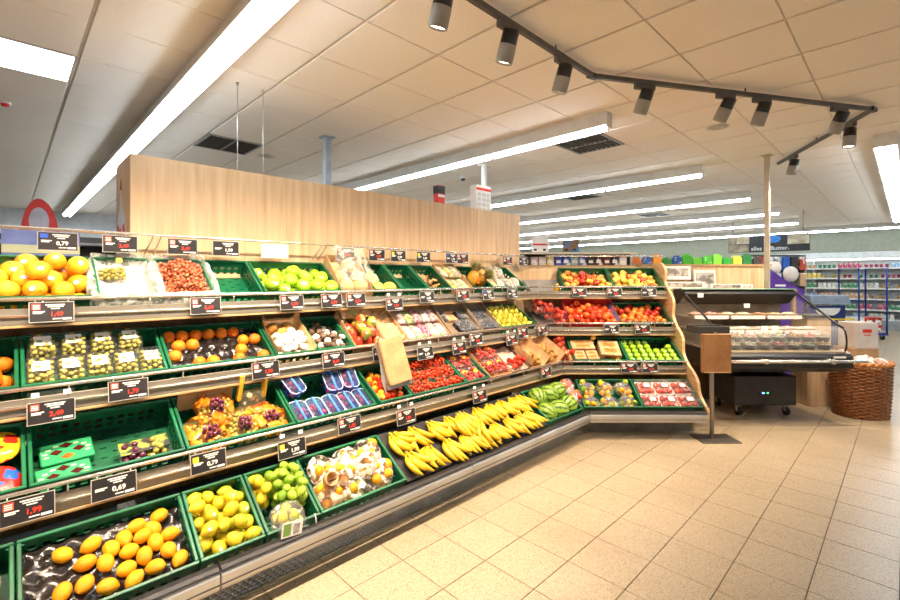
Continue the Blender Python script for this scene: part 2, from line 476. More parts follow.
# ------------------------------------------------------------------ track and spots
TZ = CEIL - 0.05
pA, pB, pC, pD = Vector((-2.0, 1.72, TZ)), Vector((3.25, 1.72, TZ)), Vector((5.75, 0.23, TZ)), Vector((7.55, 1.25, TZ))
M_track = mat('track_grey', '4b4641', '58524c', rough=0.5)
t = thing('light_track', 'dark grey lighting track bending across the ceiling', 'light track')
def bar(a, b, w=.036, h=.034):
    dv = b - a; ln = dv.length; an = math.atan2(dv.y, dv.x)
    return B().box(0, ln, -w / 2, w / 2, -h / 2, h / 2).mesh('rail', M_track, bevel=.003), T(a) @ Matrix.Rotation(an, 4, 'Z')
for a, b in ((pA, pB), (pB, pC), (pC, pD)):
    me, mx = bar(a, b); part('rail', me, t, mx)
for p in (pB, pC):
    part('corner_joint', B().box(-.05, .05, -.022, .022, -.02, .02).mesh('corner_joint', M_black, bevel=.004), t, T(p) @ RZ(-15))
for k in range(5):
    p = pA.lerp(pB, (k + .5) / 5); part('hanger', B().tube([(0, 0, 0), (0, 0, .05)], .006, 6).mesh('hanger', M_track), t, T(p))
for p in (pB.lerp(pC, .5), pC.lerp(pD, .5)):
    part('hanger', B().tube([(0, 0, 0), (0, 0, .05)], .006, 6).mesh('hanger', M_track), t, T(p))

M_head = mat('spot_grey', '8d857b', '999186', rough=0.45)
sp_adapt = B().box(-.09, .09, -.02, .02, -.06, -.017).mesh('adapter', M_track, bevel=.004)
sp_yoke = B().tube([(0, 0, -.06), (0, 0, -.10)], .016, 10).mesh('neck', M_black)
sp_back = B().lathe([(.03, .08), (.046, .075), (.048, .0), (.048, -.004)], 22).mesh('heat_sink', M_black)
sp_can = B().lathe([(.048, -.002), (.05, -.006), (.05, -.10), (.046, -.102), (.044, -.085), (.0001, -.084)], 22).mesh('can', M_head)
sp_lens = B().lathe([(.0001, -.088), (.043, -.089), (.043, -.086)], 22).mesh('lens', M_lens)
def spot(p, ang, aim, label, power=SPOT_W, size=105, FL=1.0):
    t = thing('track_spot', label, 'spotlight', T(p) @ Matrix.Rotation(ang, 4, 'Z'), group='spots on the ceiling track')
    part('adapter', sp_adapt, t); part('neck', sp_yoke, t)
    h = Vector((p.x, p.y, p.z - .14))
    dv = aim - h; dv = Vector((dv.x * FL, dv.y * FL, dv.z)).normalized()
    q = dv.to_track_quat('-Z', 'Y').to_matrix().to_4x4()
    loc = t.matrix_basis.inverted() @ (T(h) @ q @ SC(1.08))
    part('heat_sink', sp_back, t, loc); c = part('can', sp_can, t, loc)
    part('lens', sp_lens, c)
    ld = bpy.data.lights.new('spot_beam', 'SPOT'); ld.energy = power; ld.color = SPOT_C; ld.spot_size = R(size); ld.spot_blend = 0.8; ld.shadow_soft_size = 0.05
    lo = bpy.data.objects.new('spot_beam', ld); COL.objects.link(lo); lo.parent = c; lo.matrix_basis = T(0, 0, -.108)
def on_track(u, v):
    """where the ray through (u, v) meets the track height"""
    d = FPX * (TZ - EYE) / (278 - v); return cw((u - 450) / FPX * d, d, TZ)
labs = ['track spot nearest the camera, at the top edge of the ceiling', 'second track spot from the camera', 'third track spot, just before the track bends']
for u, lb, dx in ((442, labs[0], .1), (508, labs[1], .15), (563, labs[2], .2)):
    k = (u - 450) / FPX                       # X for which the track point projects to column u
    x = 1.72 * (CT + k * ST) / (ST - k * CT)
    spot(Vector((x, 1.72, TZ)), 0, Vector((x + dx * .5, 2.5, .9)), lb)
for i, x in enumerate((-1.5, -0.8, -0.1, 0.35, 0.8, 1.2)):
    spot(Vector((x, 1.72, TZ)), 0, Vector((x + .05, 2.5, 0.9)), ['track spot over the left end of the fruit rack, out of the picture', 'track spot above the boxed oranges, out of the picture'][i % 2])
bd = (pC - pB); ba = math.atan2(bd.y, bd.x)
for f, aim, lb in ((.16, Vector((4.0, 3.0, .9)), 'fourth track spot, just after the track bends'), (.43, Vector((4.6, 2.9, .9)), 'fifth track spot, left of a close pair'),
                   (.56, cw(2.0, 5.0, .9), 'sixth track spot, right of a close pair'), (.86, cw(3.5, 6.0, 1.25), 'seventh track spot, nearest the right bend')):
    spot(pB.lerp(pC, f), ba, aim, lb, FL=.62)
cd = (pD - pC); ca = math.atan2(cd.y, cd.x)
for f, aim, lb in ((.18, Vector((5.9, .6, 0)), 'lit track spot next to the right bend, pointing down'), (.78, Vector((7.3, 1.6, .5)), 'lit track spot at the far end of the track')):
    spot(pC.lerp(pD, f), ca, aim, lb)

t = thing('smoke_detector', 'small red call point on the ceiling at the far left edge', 'detector', T(on_track(5, 108).x, on_track(5, 108).y, CEIL))
part('base', B().lathe([(.045, 0), (.045, -.012), (.0001, -.012)], 16).mesh('base', M_white), t)
part('red_cap', B().lathe([(.032, -.012), (.028, -.03), (.0001, -.034)], 16).mesh('red_cap', M_red), t)
# ceiling posts and small ceiling things
def post(u, vt, vb, w, label, m=M_steel, zb=None, d=None):
    d = d or FPX * (CEIL - EYE) / (278 - vt); p = cw((u - 450) / FPX * d, d)
    t = thing('steel_post', label, 'post', T(p) @ RZ(0))
    zb_ = 0 if zb is None else zb
    part('shaft', B().box(-w / 2, w / 2, -w / 2, w / 2, zb_, CEIL).mesh('shaft', m, bevel=.004), t)
    part('ceiling_plate', B().box(-w, w, -w, w, CEIL - .012, CEIL).mesh('ceiling_plate', m, bevel=.003), t)
    part('floor_plate', B().box(-w, w, -w, w, zb_, zb_ + .012).mesh('floor_plate', m, bevel=.003), t)
M_galv = mat('galvanised_post', '9aa2a8', 'aab2b8', rough=0.45, metal=0.4)
M_cream = mat('cream_post', 'b9a78f', 'c9b79e', rough=0.45, metal=0.2)
post(327, 137, 180, .075, 'square grey post rising behind the wooden header to the ceiling', M_galv)
post(767, 145, 290, .06, 'slim cream post standing behind the chilled counter', M_cream, d=5.95)
post(484, 165, 190, .06, 'white post behind the boxed calendar on the header', M_white)
t = thing('dome_camera', 'small white dome camera on the ceiling past the header', 'camera', T(on_track(463, 180).x, on_track(463, 180).y, CEIL))
part('mount', B().lathe([(.05, 0), (.05, -.03), (.0001, -.03)], 16).mesh('mount', M_white), t)
part('dome', B().lathe([(.04, -.03), (.036, -.05), (.02, -.065), (.0001, -.07)], 16).mesh('dome', M_black), t)
for (u, v, ln, lb) in ((199, 150, .75, 'thin steel cable hanging from the ceiling left of the header'), (222, 155, .75, 'thin steel cable hanging from the ceiling right of its twin')):
    d = FPX * (CEIL - EYE) / (278 - v + 35); p = cw((u - 450) / FPX * d, d)
    solo('hanging_cable', B().tube([(0, 0, 2.39), (0, 0, CEIL)], .003, 6).tube([(0, 0, CEIL - .02), (0, 0, CEIL)], .012, 8).mesh('hanging_cable', M_steel), lb, 'cable', T(p.x, max(3.5, min(3.9, p.y)), 0))

# ================================================================== fruit racks
BUMP_P = 2.19                                       # distance of the long rack's bumper from the camera
XC0 = (4.43 - BUMP_P * ST) / CT                     # where the long rack meets the corner rack
MIT = (1 - ST) / CT
U_MAIN = T(0, BUMP_P, 0)
U_CORN = T(XC0, BUMP_P, 0) @ ROT_C
#        y     z    tilt  (front upper rim of the crates)
ROWS = {0: (.05, .302, 32), 1: (.43, .70, 31), 2: (.68, 1.085, 32), 3: (.86, 1.49, 35)}
CD, CH = .39, .14
XL = -1.0                                           # left end of the long rack
CW = 1.16                                           # width of the corner rack

def row_m(unit, r, x, extra=0.0):
    y, z, a = ROWS[r]
    return unit @ T(x, y, z + extra + .014) @ RX(a) @ T(0, 0, -CH)

def span(unit, y):
    return (XL, XC0 + MIT * y) if unit is U_MAIN else (-MIT * y, CW)

def kick_material():
    m = mat('kick_plate', '958f84', 'aaa499', rough=0.35, metal=0.7)
    nt = m.node_tree; N = nt.nodes; L = nt.links
    tc = N.new('ShaderNodeTexCoord'); mp = N.new('ShaderNodeMapping'); mp.inputs['Rotation'].default_value = (0, R(45), 0)
    L.new(tc.outputs['Object'], mp.inputs[0])
    ch = N.new('ShaderNodeTexVoronoi'); ch.distance = 'CHEBYCHEV'; ch.inputs['Scale'].default_value = 42; ch.inputs['Randomness'].default_value = 0
    L.new(mp.outputs[0], ch.inputs['Vector'])
    bp = N.new('ShaderNodeBump'); bp.inputs['Strength'].default_value = 0.9; bp.inputs['Distance'].default_value = 0.02
    L.new(ch.outputs['Distance'], bp.inputs['Height']); L.new(bp.outputs[0], N['Principled BSDF'].inputs['Normal'])
    return m
M_kick = kick_material()

def rack(unit, label):
    t = thing('produce_rack', label, 'produce rack', unit, group='produce racks')
    main = unit is U_MAIN
    # base
    ky = .17 if main else .28
    a, b = span(unit, ky)
    part('kick_plate', B().box(a, b, ky, ky + .015, 0, .2).mesh('kick_plate', M_kick), t)
    part('plinth', B().box(a, b, ky + .015, 1.2, 0, .13).mesh('plinth', M_dgrey), t)
    a, b = span(unit, 0)
    n = max(1, int((b - a) / 1.28)); w = (b - a) / n
    for i in range(n):
        x0, x1 = a + i * w + .002, a + (i + 1) * w - .002
        prof = [(0.0, .19), (.012, .172), (.05, .172), (.05, .262), (.012, .262), (-.002, .245)]
        mm = Matrix(((0, 0, 1, 0), (1, 0, 0, 0), (0, 1, 0, 0), (0, 0, 0, 1)))
        bp = part('bumper', B().prism(prof, x0, x1, mtx=mm).mesh('bumper', M_steel, bevel=.006, seg=2), t)
        part('rubber_lip', B().prism([(.0, .264), (.0, .270), (.02, .28), (.05, .284), (.05, .264)], x0, x1, mtx=mm).mesh('rubber_lip', M_rubber, bevel=.003), t)
        part('bumper_groove', B().box(x0, x1, -.004, .0, .205, .209).mesh('bumper_groove', M_dgrey), bp)
    # decks and their fronts
    for r, (y, z, tl) in ROWS.items():
        ca, sa = math.cos(R(tl)), math.sin(R(tl))
        a0, b0 = span(unit, y); a1, b1 = span(unit, y + .42 * ca)
        mm = T(0, y, z) @ RX(tl) @ T(0, 0, -CH)
        part('deck', B().prism([(a0, 0), (b0, 0), (b1, .42), (a1, .42)], -.014, -.002, mtx=mm).mesh('deck', M_rubber if r == 0 else M_grey, bevel=.002), t)
        if r == 0: continue
        a, b = span(unit, y - .035)
        part('rail_tube', B().tube([(a, y - .035, z + .006), (b, y - .035, z + .006)], .0095, 10).mesh('rail_tube', M_chrome), t)
        part('rail_tube', B().tube([(a, y - .03, z - .075), (b, y - .03, z - .075)], .008, 10).mesh('rail_tube', M_chrome), t)
        part('front_panel', B().box(a, b, y - .022, y - .008, z - .12, z - .04).mesh('front_panel', M_panel, bevel=.002), t)
        part('wood_strip', B().box(a, b, y - .03, y + .02, z - .134, z - .121).mesh('wood_strip', M_oakx, bevel=.002), t)
        ps = B().tube([(0, -.035, .006), (0, -.035, -.03), (0, -.02, -.05)], .004, 6).mesh('rail_post', M_chrome)
        k = max(2, int((b - a) / .45))
        for i in range(k): part('rail_post', ps, t, T(a + (i + .5) * (b - a) / k, y, z))
        # under-deck bracket rail
        part('support_bar', B().box(a1 + .02, b1 - .02, y + .38, y + .41, z - .10, z + .02).mesh('support_bar', M_dgrey), t)
    a, b = span(unit, 1.24)
    part('back_panel', B().box(a, b, 1.235, 1.25, .2, 1.72).mesh('back_panel', M_oak), t)
    # price rail above the top row
    zr = 1.868; a, b = span(unit, 1.12)
    if not main: a = -.2; b = 1.26
    part('price_rail', B().tube([(a, 1.12, zr), (b, 1.12, zr)], .0085, 10).mesh('price_rail', M_chrome), t)
    br = B().tube([(0, 1.12, zr), (-.03, 1.24, zr - .12)], .005, 6).tube([(.045, 1.12, zr), (.015, 1.24, zr - .12)], .005, 6).mesh('rail_bracket', M_steel)
    xs = [-.4, .66, 1.82, 2.95, 4.1] if main else [.2, 1.0]
    for x in xs: part('rail_bracket', br, t, T(x, 0, 0))
    # wooden end boards, front edge waving in and out with the shelves
    def wavy():
        pts = []
        zz = np.linspace(0, 1.78, 60)
        yk = [.30, .28, .03, .02, .38, .63, .81, 1.0]; zk = [0, .10, .17, .30, .67, 1.06, 1.46, 1.78]
        for z in zz:
            y = float(np.interp(z, zk, yk))
            ph = float(np.interp(z, zk, [1, 1, 1, 1, 2, 3, 4, 5]))
            pts.append((y + (.045 * math.sin(2 * PI * (ph + .02)) if z > .3 else .0), float(z)))
        return pts + [(1.26, 1.78), (1.26, 0)]
    mm = Matrix(((0, 0, 1, 0), (1, 0, 0, 0), (0, 1, 0, 0), (0, 0, 0, 1)))
    if main: part('end_board', B().prism(wavy(), XL - .03, XL, mtx=mm).mesh('end_board', M_ply, bevel=.002), t)
    else: part('end_board', B().prism(wavy(), CW + .002, CW + .032, mtx=mm).mesh('end_board', M_ply, bevel=.002), t)
    return t
rack(U_MAIN, 'long tiered fruit rack with four sloping rows of crates along the wooden header')
rack(U_CORN, 'short corner fruit rack with waved wooden end board beside the chilled counter')

# wooden header behind the long rack
t = thing('wooden_header', 'tall light oak header box rising behind the long fruit rack', 'header', T(0, 3.45, 0))
HX0, HX1, HZ = .56, 4.64, 2.39
n = 4
for i in range(n):
    w = (HX1 - HX0) / n
    part('front_panel', B().box(HX0 + i * w + .0008, HX0 + (i + 1) * w - .0008, 0, .02, 1.0, HZ).mesh('front_panel', M_oak), t)
part('end_panel', B().box(HX0, HX0 + .02, .02, .5, 1.0, HZ).mesh('end_panel', M_oak), t)
part('end_panel', B().box(HX1 - .02, HX1, .02, .5, 1.0, HZ).mesh('end_panel', M_oak), t)
part('rear_panel', B().box(HX0 + .02, HX1 - .02, .48, .5, 1.0, HZ).mesh('rear_panel', M_oak), t)
part('top_board', B().box(HX0 + .02, HX1 - .02, .02, .48, HZ - .02, HZ - .002).mesh('top_board', M_oak), t)
part('core', B().box(HX0 + .1, HX1 - .1, .05, .45, 0, 1.0).mesh('core', M_dgrey), t)
# poster on the near end
M_pl, M_pr, M_pp = mat('poster_pale', 'c9d3dc', 'e4e8ea', rough=.6), mat('poster_red', 'd24438', 'e0655a', rough=.6), mat('poster_brown', '8a5a40', '9d6b4e', rough=.6)
t = thing('bottle_poster', 'narrow poster of a pale bottle shape with red flowers on the header end', 'poster', T(HX0 - .003, 3.55, 0))
mm = Matrix(((0, 0, 1, 0), (1, 0, 0, 0), (0, 1, 0, 0), (0, 0, 0, 1)))
part('print', B().prism([(.03, 1.86), (.35, 1.86), (.33, 2.0), (.25, 2.07), (.21, 2.2), (.17, 2.07), (.07, 2.0)], 0, .002, mtx=mm).mesh('print', M_pl), t)
part('cork', B().prism([(.18, 2.2), (.24, 2.2), (.22, 2.27), (.20, 2.27)], 0, .002, mtx=mm).mesh('cork', M_pp), t)
for (yy, zz, rr) in ((.1, 1.92, .05), (.22, 1.9, .045), (.3, 1.93, .04)):
    part('flower', B().prism([(yy + rr * math.cos(k * PI / 5) * (1 if k % 2 else .75), zz + rr * math.sin(k * PI / 5) * (1 if k % 2 else .75)) for k in range(10)], -.002, -.0005, mtx=mm).mesh('flower', M_pr), t)

# ------------------------------------------------------------------ crates
def crate_meshes(w):
    d, h = CD, CH
    def wall(L):
        xs = [0]; hole = []
        x = .03; k = 0
        while x + .03 < L - .02:
            xs += [x, x + .026]; hole.append(len(xs) - 2); x += .046
        xs.append(L)
        ys = [0, .022, .046, .062, .086, h - .012]
        hs = set(hole)
        return perf(L, h, .005, xs, ys, lambda i, j: i in hs and j in (1, 3))
    nx = int(w / .05); xs = [0]
    for i in range(nx):
        x = .02 + i * (w - .04) / nx; xs += [x, x + .026]
    xs.append(w)
    ys = [0]
    ny = 11
    for j in range(ny):
        y = .02 + j * (d - .04) / ny; ys += [y, y + .0075]
    ys.append(d)
    base = perf(w, d, .005, xs, ys, lambda i, j: i % 2 == 1 and j % 2 == 1 and ((i // 2 + j // 2) % 2 == 0))
    m_long = Matrix(((1, 0, 0, 0), (0, 0, 1, 0), (0, 1, 0, 0), (0, 0, 0, 1)))
    m_side = Matrix(((0, 0, 1, 0), (1, 0, 0, 0), (0, 1, 0, 0), (0, 0, 0, 1)))
    rim = B().box(0, w, 0, .016, h - .014, h).box(0, w, d - .016, d, h - .014, h).box(0, .016, .016, d - .016, h - .014, h).box(w - .016, w, .016, d - .016, h - .014, h)
    cor = B().box(0, .02, 0, .02, .0, h - .014)
    return dict(base=base.mesh('base', M_green), long=wall(w - .012).mesh('long_wall', M_green), side=wall(d - .02).mesh('side_wall', M_green),
                rim=rim.mesh('rim', M_green, bevel=.003), cor=cor.mesh('corner_post', M_green), ml=m_long, ms=m_side)
CR = {.6: crate_meshes(.594), .3: crate_meshes(.294)}
def crate(mtx, w, label):
    c = CR[w]; ww = w - .006
    t = thing('produce_crate', label, 'crate', mtx, group='green produce crates')
    part('base', c['base'], t)
    part('long_wall', c['long'], t, T(.006, .006, 0) @ c['ml']); part('long_wall', c['long'], t, T(.006, CD - .011, 0) @ c['ml'])
    part('side_wall', c['side'], t, T(.006, .01, 0) @ c['ms']); part('side_wall', c['side'], t, T(ww - .011, .01, 0) @ c['ms'])
    part('rim', c['rim'], t)
    for x in (.004, ww - .024):
        for y in (.004, CD - .024): part('corner_post', c['cor'], t, T(x, y, 0))
    return t

def tray_box(mtx, w, d, h, label, m=M_card, name='cardboard_tray', t_=.006, hf=None, cat='box'):
    """open box with its own four sides"""
    t = thing(name, label, cat, mtx)
    hf = h if hf is None else hf
    lift = max(0, CH - .005 - hf); h += lift; hf += lift
    part('bottom', B().box(0, w, 0, d, lift, lift + .005).mesh('bottom', m), t)
    part('front_side', B().box(0, w, 0, t_, 0, hf).mesh('front_side', m), t)
    part('back_side', B().box(0, w, d - t_, d, 0, h).mesh('back_side', m), t)
    for x in (0, w - t_):
        part('end_side', B().prism([(t_, 0), (d - t_, 0), (d - t_, h), (t_, hf)], x, x + t_, mtx=Matrix(((0, 0, 1, 0), (1, 0, 0, 0), (0, 1, 0, 0), (0, 0, 0, 1)))).mesh('end_side', m), t)
    return mtx @ T(0, 0, lift)

# ------------------------------------------------------------------ price tags
M_tagedge = mat('tag_frame', 'a9a49c', 'bcb7ae', rough=.4)
M_txtw = mat('tag_white', 'efece6', 'f6f3ee', rough=.6)
M_txtr = mat('tag_red', 'e0301c', 'ea4430', rough=.5)
M_logo = mat('tag_logo', 'd6402c', 'e2563f', rough=.5)
TW, THh = .165, .095
tg_board = B().box(0, TW, -.0025, .0015, -THh, 0).mesh('board', M_tagblk)
tg_edge = B().box(-.003, TW + .003, -.003, .002, -THh - .003, -THh).box(-.003, TW + .003, -.003, .002, 0, .003).box(-.003, 0, -.003, .002, -THh, 0).box(TW, TW + .003, -.003, .002, -THh, 0).mesh('frame', M_tagedge)
tg_clip = B().box(.012, .04, -.004, .0, .004, .026).mesh('clip', M_txtw)
tg_clear = B().box(0, TW, -.001, .001, .003, .05).mesh('clear_hanger', M_clear)
tg_logo = B().box(.008, .04, -.004, -.0025, -.036, -.006).mesh('logo', M_logo)
tg_logow = B().box(.012, .036, -.0045, -.004, -.016, -.012).box(.012, .036, -.0045, -.004, -.024, -.020).box(.012, .036, -.0045, -.004, -.032, -.028).mesh('logo_bars', M_txtw)
tg_bio = B().box(.008, .036, -.004, -.0025, -.04, -.012).mesh('logo', M_yel)
tg_blue = B().box(.008, .04, -.004, -.0025, -.03, -.008).mesh('logo', M_blue)
tg_lines = B()
for k, (x0, x1, z) in enumerate(((.058, .132, -.012), (.066, .126, -.021), (.078, .112, -.031), (.012, .056, -.045), (.012, .046, -.052), (.085, .118, -.082))):
    tg_lines.box(x0, x1, -.0035, -.0025, z - .0025, z + .0025)
tg_lines.box(.122, .158, -.0035, -.0025, -.088, -.078)
tg_lines = tg_lines.mesh('print_lines', M_txtw)
MT = Matrix(((1, 0, 0, 0), (0, 0, 1, 0), (0, 1, 0, 0), (0, 0, 0, 1)))
def tag(mtx, price, label, kind='red', low=False):
    t = thing('price_tag', label, 'price tag', mtx, group='price tags')
    dz = -.05 if low else 0
    mm = T(0, 0, dz)
    part('board', tg_board, t, mm); part('frame', tg_edge, t, mm)
    part('print_lines', tg_lines, t, mm, kind='stuff')
    if kind == 'red':
        l = part('logo', tg_logo, t, mm); part('logo_bars', tg_logow, l, kind='stuff')
    elif kind == 'bio': part('logo', tg_bio, t, mm)
    elif kind == 'blue': part('logo', tg_blue, t, mm)
    if low: part('clear_hanger', tg_clear, t, mm); part('clip', tg_clip, t, T(0, 0, dz + .02)); part('clip', tg_clip, t, T(TW - .052, 0, dz + .02))
    else: part('hook', B_CLIP, t); part('hook', B_CLIP, t, T(TW - .04, 0, 0))
    part('price_figures', text_mesh(price, M_txtr if kind == 'red' else M_txtw, .030, .03, .02), t, T(.074, -.0028, dz - .068) @ RX(90))
    return t
B_CLIP = B().tube([(.02, 0, 0), (.02, 0, .012)], .003, 6).mesh('hook', M_steel)
def row_tag(unit, r, x, price, label, kind='red', low=False):
    y, z, _ = ROWS[r]
    return tag(unit @ T(x, y - .047, z - .012) @ RX(-8), price, label, kind, low)
def rail_tag(unit, x, price, label, kind='red'):
    return tag(unit @ T(x, 1.108, 1.868 - .018), price, label, kind)
def Xr(u, r):
    """rack position seen at image column u on the front of row r"""
    p = BUMP_P + ROWS[r][0]; k = (u - 450) / FPX
    return p * (CT + k * ST) / (ST - k * CT)
def Xp(u, p):
    k = (u - 450) / FPX
    return p * (CT + k * ST) / (ST - k * CT)

# ================================================================== produce
rd = random.Random(7)
def fruit(name, m, kind='round', r=1.0, n=18, k=12, stem=None, seed=0):
    """unit-radius fruit bodies with their own outline"""
    b = B(); prof = []
    for i in range(k + 1):
        a = PI * i / k; s, c = math.sin(a), -math.cos(a)
        if kind == 'apple':
            rr = s * (1.0 + .10 * c); z = c * .88 - .22 * math.exp(-((s) / .32) ** 2) * (1 if c > 0 else -.7)
            prof.append((max(1e-4, rr), z))
        elif kind == 'citrus':
            prof.append((max(1e-4, s), c * .94))
        elif kind == 'lemon':
            z = c * 1.14; rr = s ** .92 * .95
            if abs(c) > .93: z = math.copysign(1.14 * abs(c) + (.22 if c > 0 else .1) * (abs(c) - .93) / .07, c); rr = max(rr * .75, 1e-4)
            prof.append((max(1e-4, rr), z))
        elif kind == 'mango':
            prof.append((max(1e-4, s * (.86 + .12 * c)), c * 1.2))
        elif kind == 'pear':
            rr = s * (0.95 if c < 0 else 0.95 - .55 * c ** 1.2); prof.append((max(1e-4, rr), c * 1.25 + .1))
        elif kind == 'melon':
            prof.append((max(1e-4, s), c * 1.08))
        elif kind == 'potato':
            prof.append((max(1e-4, s * .85), c * 1.2))
        else:
            prof.append((max(1e-4, s), c))
    sd = seed * 3.1
    amp = {'potato': .22, 'mango': .06, 'lemon': .05, 'pear': .05, 'citrus': .03, 'apple': .05}.get(kind, .03)
    def warp(p):
        v = Vector(p); q = mnoise.noise(v * 1.3 + Vector((sd, sd * .7, -sd))) * amp
        return tuple(v * (1 + q))
    b.lathe(prof, n, 0, fn=warp)
    mats = [m]
    if stem:
        z = {'apple': .62, 'citrus': .93, 'pear': 1.3}.get(kind, 1.0)
        b.tube([(0, 0, z), (.02, .02, z + .14), (.08, .03, z + .30)] if kind != 'citrus' else [(0, 0, z - .03), (0, 0, z + .03)], .045 if kind != 'citrus' else .10, 6, mi=1)
        mats.append(stem)
    return b.mesh(name, mats)
M_stem = mat('fruit_stem', '4d3a22', '6a5230', rough=.8)
M_gstem = mat('green_stem', '3f5d28', '56743a', rough=.8)
M_orange = mat('orange_peel', 'e6740a', 'f08a10', rough=.38, rnd=.5, bump=.35, bscale=3.0 * 12, scale=1.5)
M_gfruit = mat('yellow_orange_peel', 'f2980f', 'fdbb24', rough=.35, rnd=.5, bump=.3, bscale=36, scale=1.2)
M_lemon = mat('lemon_peel', 'ee9b04', 'f6ae0a', rough=.35, rnd=.5, bump=.4, bscale=26, scale=1.2)
M_ylime = mat('pale_lemon_peel', 'a3ad1f', 'ecc92a', rough=.33, rnd=.7, bump=.3, bscale=26, scale=1.2)
M_lime = mat('lime_peel', '6f9a1f', 'a9c43a', rough=.33, rnd=.7, bump=.3, bscale=26, scale=1.2)
M_gapple = mat('green_apple_skin', '8fbe1e', 'b3d83c', rough=.25, rnd=.4, scale=1.6, coat=.3)
M_ryapple = mat('red_yellow_apple_skin', 'c23420', 'f0b64a', rough=.25, rnd=.7, scale=1.3, coat=.3, lo=.42, hi=.66)
M_yrapple = mat('yellow_red_apple_skin', 'cf4a26', 'f4cc58', rough=.25, rnd=.7, scale=1.2, coat=.3, lo=.3, hi=.5)
M_redap = mat('red_apple_skin', 'b32018', 'd8452a', rough=.25, rnd=.6, scale=1.4, coat=.3)
M_nect = mat('nectarine_skin', 'a82216', 'ee8f35', rough=.3, rnd=.7, scale=1.3, lo=.42, hi=.68)
M_tom = mat('tomato_skin', 'dd3a18', 'f2782a', rough=.18, rnd=.7, scale=.9, coat=.4)
M_mtom = mat('mixed_tomato_skin', 'd93413', 'f6b02c', rough=.18, rnd=1.0, scale=.7, coat=.4, lo=.45, hi=.6)
M_mango = mat('mango_skin', 'c7402a', '94a23c', rough=.32, rnd=.5, scale=.9, lo=.45, hi=.62)
M_melon = mat('yellow_melon_rind', 'e2b93c', 'eed476', rough=.5, rnd=.4, scale=5, bump=.5, bscale=20)
M_pmelon = mat('pale_melon_rind', 'bfa76c', 'd3bf8c', rough=.5, rnd=.4, scale=5, bump=.5, bscale=20)
M_pear = mat('pear_skin', 'b9ae2c', 'dccd4c', rough=.4, rnd=.5, scale=2)
M_pot = mat('potato_skin', 'a5762e', 'c9994c', rough=.75, rnd=.5, scale=3, bump=.3, bscale=12)
M_ginger = mat('ginger_skin', 'b98a55', 'd3aa74', rough=.75, rnd=.4, scale=4, bump=.3, bscale=20)
M_mush = mat('mushroom_white', 'ede4d4', 'fbf6ec', rough=.7, rnd=.3, scale=2)
M_dmush = mat('mushroom_brown', '5a4436', '7d6350', rough=.7, rnd=.6, scale=2)
M_grape_g = mat('green_grape', '94893a', 'bdb25a', rough=.2, scale=40, coat=.3)
M_grape_r = mat('red_grape', 'b0492f', 'd98156', rough=.2, scale=45, coat=.3)
M_grape_d = mat('dark_grape', '4a1d33', '7a3550', rough=.2, scale=40, coat=.3)
M_stick = mat('sticker', 'f2f2ef', 'dfe4ea', rough=.4, scale=90)
M_stickb = mat('sticker_blue', '2b56a8', '3668c4', rough=.4)

def sticker_mesh(r0=.26, mi=M_stick):
    b = B(); vs = [(0, 0, 1.012)]
    for ring, rr in ((1, r0 * .5), (2, r0)):
        for j in range(12):
            a = 2 * PI * j / 12; x, y = rr * math.cos(a), rr * .8 * math.sin(a)
            vs.append((x, y, math.sqrt(1 - x * x - y * y) * 1.012))
    fs = [(0, 1 + j, 1 + (j + 1) % 12) for j in range(12)] + [(1 + j, 13 + j, 13 + (j + 1) % 12, 1 + (j + 1) % 12) for j in range(12)]
    b.add(vs, fs, 0, True)
    b.add([(x * .45, y * .45, z * 1.003 + .012) for x, y, z in vs[:13]], fs[:12], 1, True)
    return b.mesh('sticker', [mi, M_stickb])
STK = sticker_mesh()

def fill(mtx, pts, meshes, name, label, cat, group, seed=0, stick=0.0, upright=False, squash=None, sr=1.0):
    q = random.Random(seed); out = []
    for (x, y, z, r) in pts:
        rot = rrot(q, not upright)
        if upright: rot = Matrix.Rotation(q.uniform(-.45, .45), 4, 'X') @ Matrix.Rotation(q.uniform(-.45, .45), 4, 'Y') @ Matrix.Rotation(q.uniform(0, 6.28), 4, 'Z')
        o = solo(name, meshes[q.randrange(len(meshes))], label, cat, mtx @ T(x, y, z) @ rot @ SC(r), group)
        if q.random() < stick:
            # the sticker sits on the side that faces the aisle
            v = (mtx @ T(x, y, z) @ rot).to_3x3().inverted() @ (mtx.to_3x3() @ Vector((q.uniform(-.35, .35), -.65 + q.uniform(-.3, .3), .75)))
            part('sticker', STK, o, v.to_track_quat('Z', 'Y').to_matrix().to_4x4() @ SC(1.03 * sr))
        out.append(o)
    return out
def var(name, m, kind, n=3, **k): return [fruit(name, m, kind, seed=i + 1, **k) for i in range(n)]
F_gf = var('grapefruit', M_gfruit, 'citrus', stem=M_gstem)
F_or = var('orange', M_orange, 'citrus', stem=M_gstem)
F_lem = var('lemon', M_lemon, 'lemon', n=4)
F_yl = var('lemon', M_ylime, 'lemon', n=4)
F_lime = var('lime', M_lime, 'lemon', n=3)
F_ga = var('green_apple', M_gapple, 'apple', stem=M_stem)
F_ry = var('apple', M_ryapple, 'apple', stem=M_stem)
F_yr = var('apple', M_yrapple, 'apple', stem=M_stem)
F_ra = var('apple', M_redap, 'apple', stem=M_stem)
F_ne = var('nectarine', M_nect, 'citrus')
F_tm = var('tomato', M_tom, 'citrus', stem=M_gstem)
F_mt = var('small_tomato', M_mtom, 'citrus', n=2)
F_mg = var('mango', M_mango, 'mango')
F_ml = var('yellow_melon', M_melon, 'melon')
F_pm = var('pale_melon', M_pmelon, 'melon')
F_pe = var('pear', M_pear, 'pear', stem=M_stem)
F_po = var('potato', M_pot, 'potato', n=4)
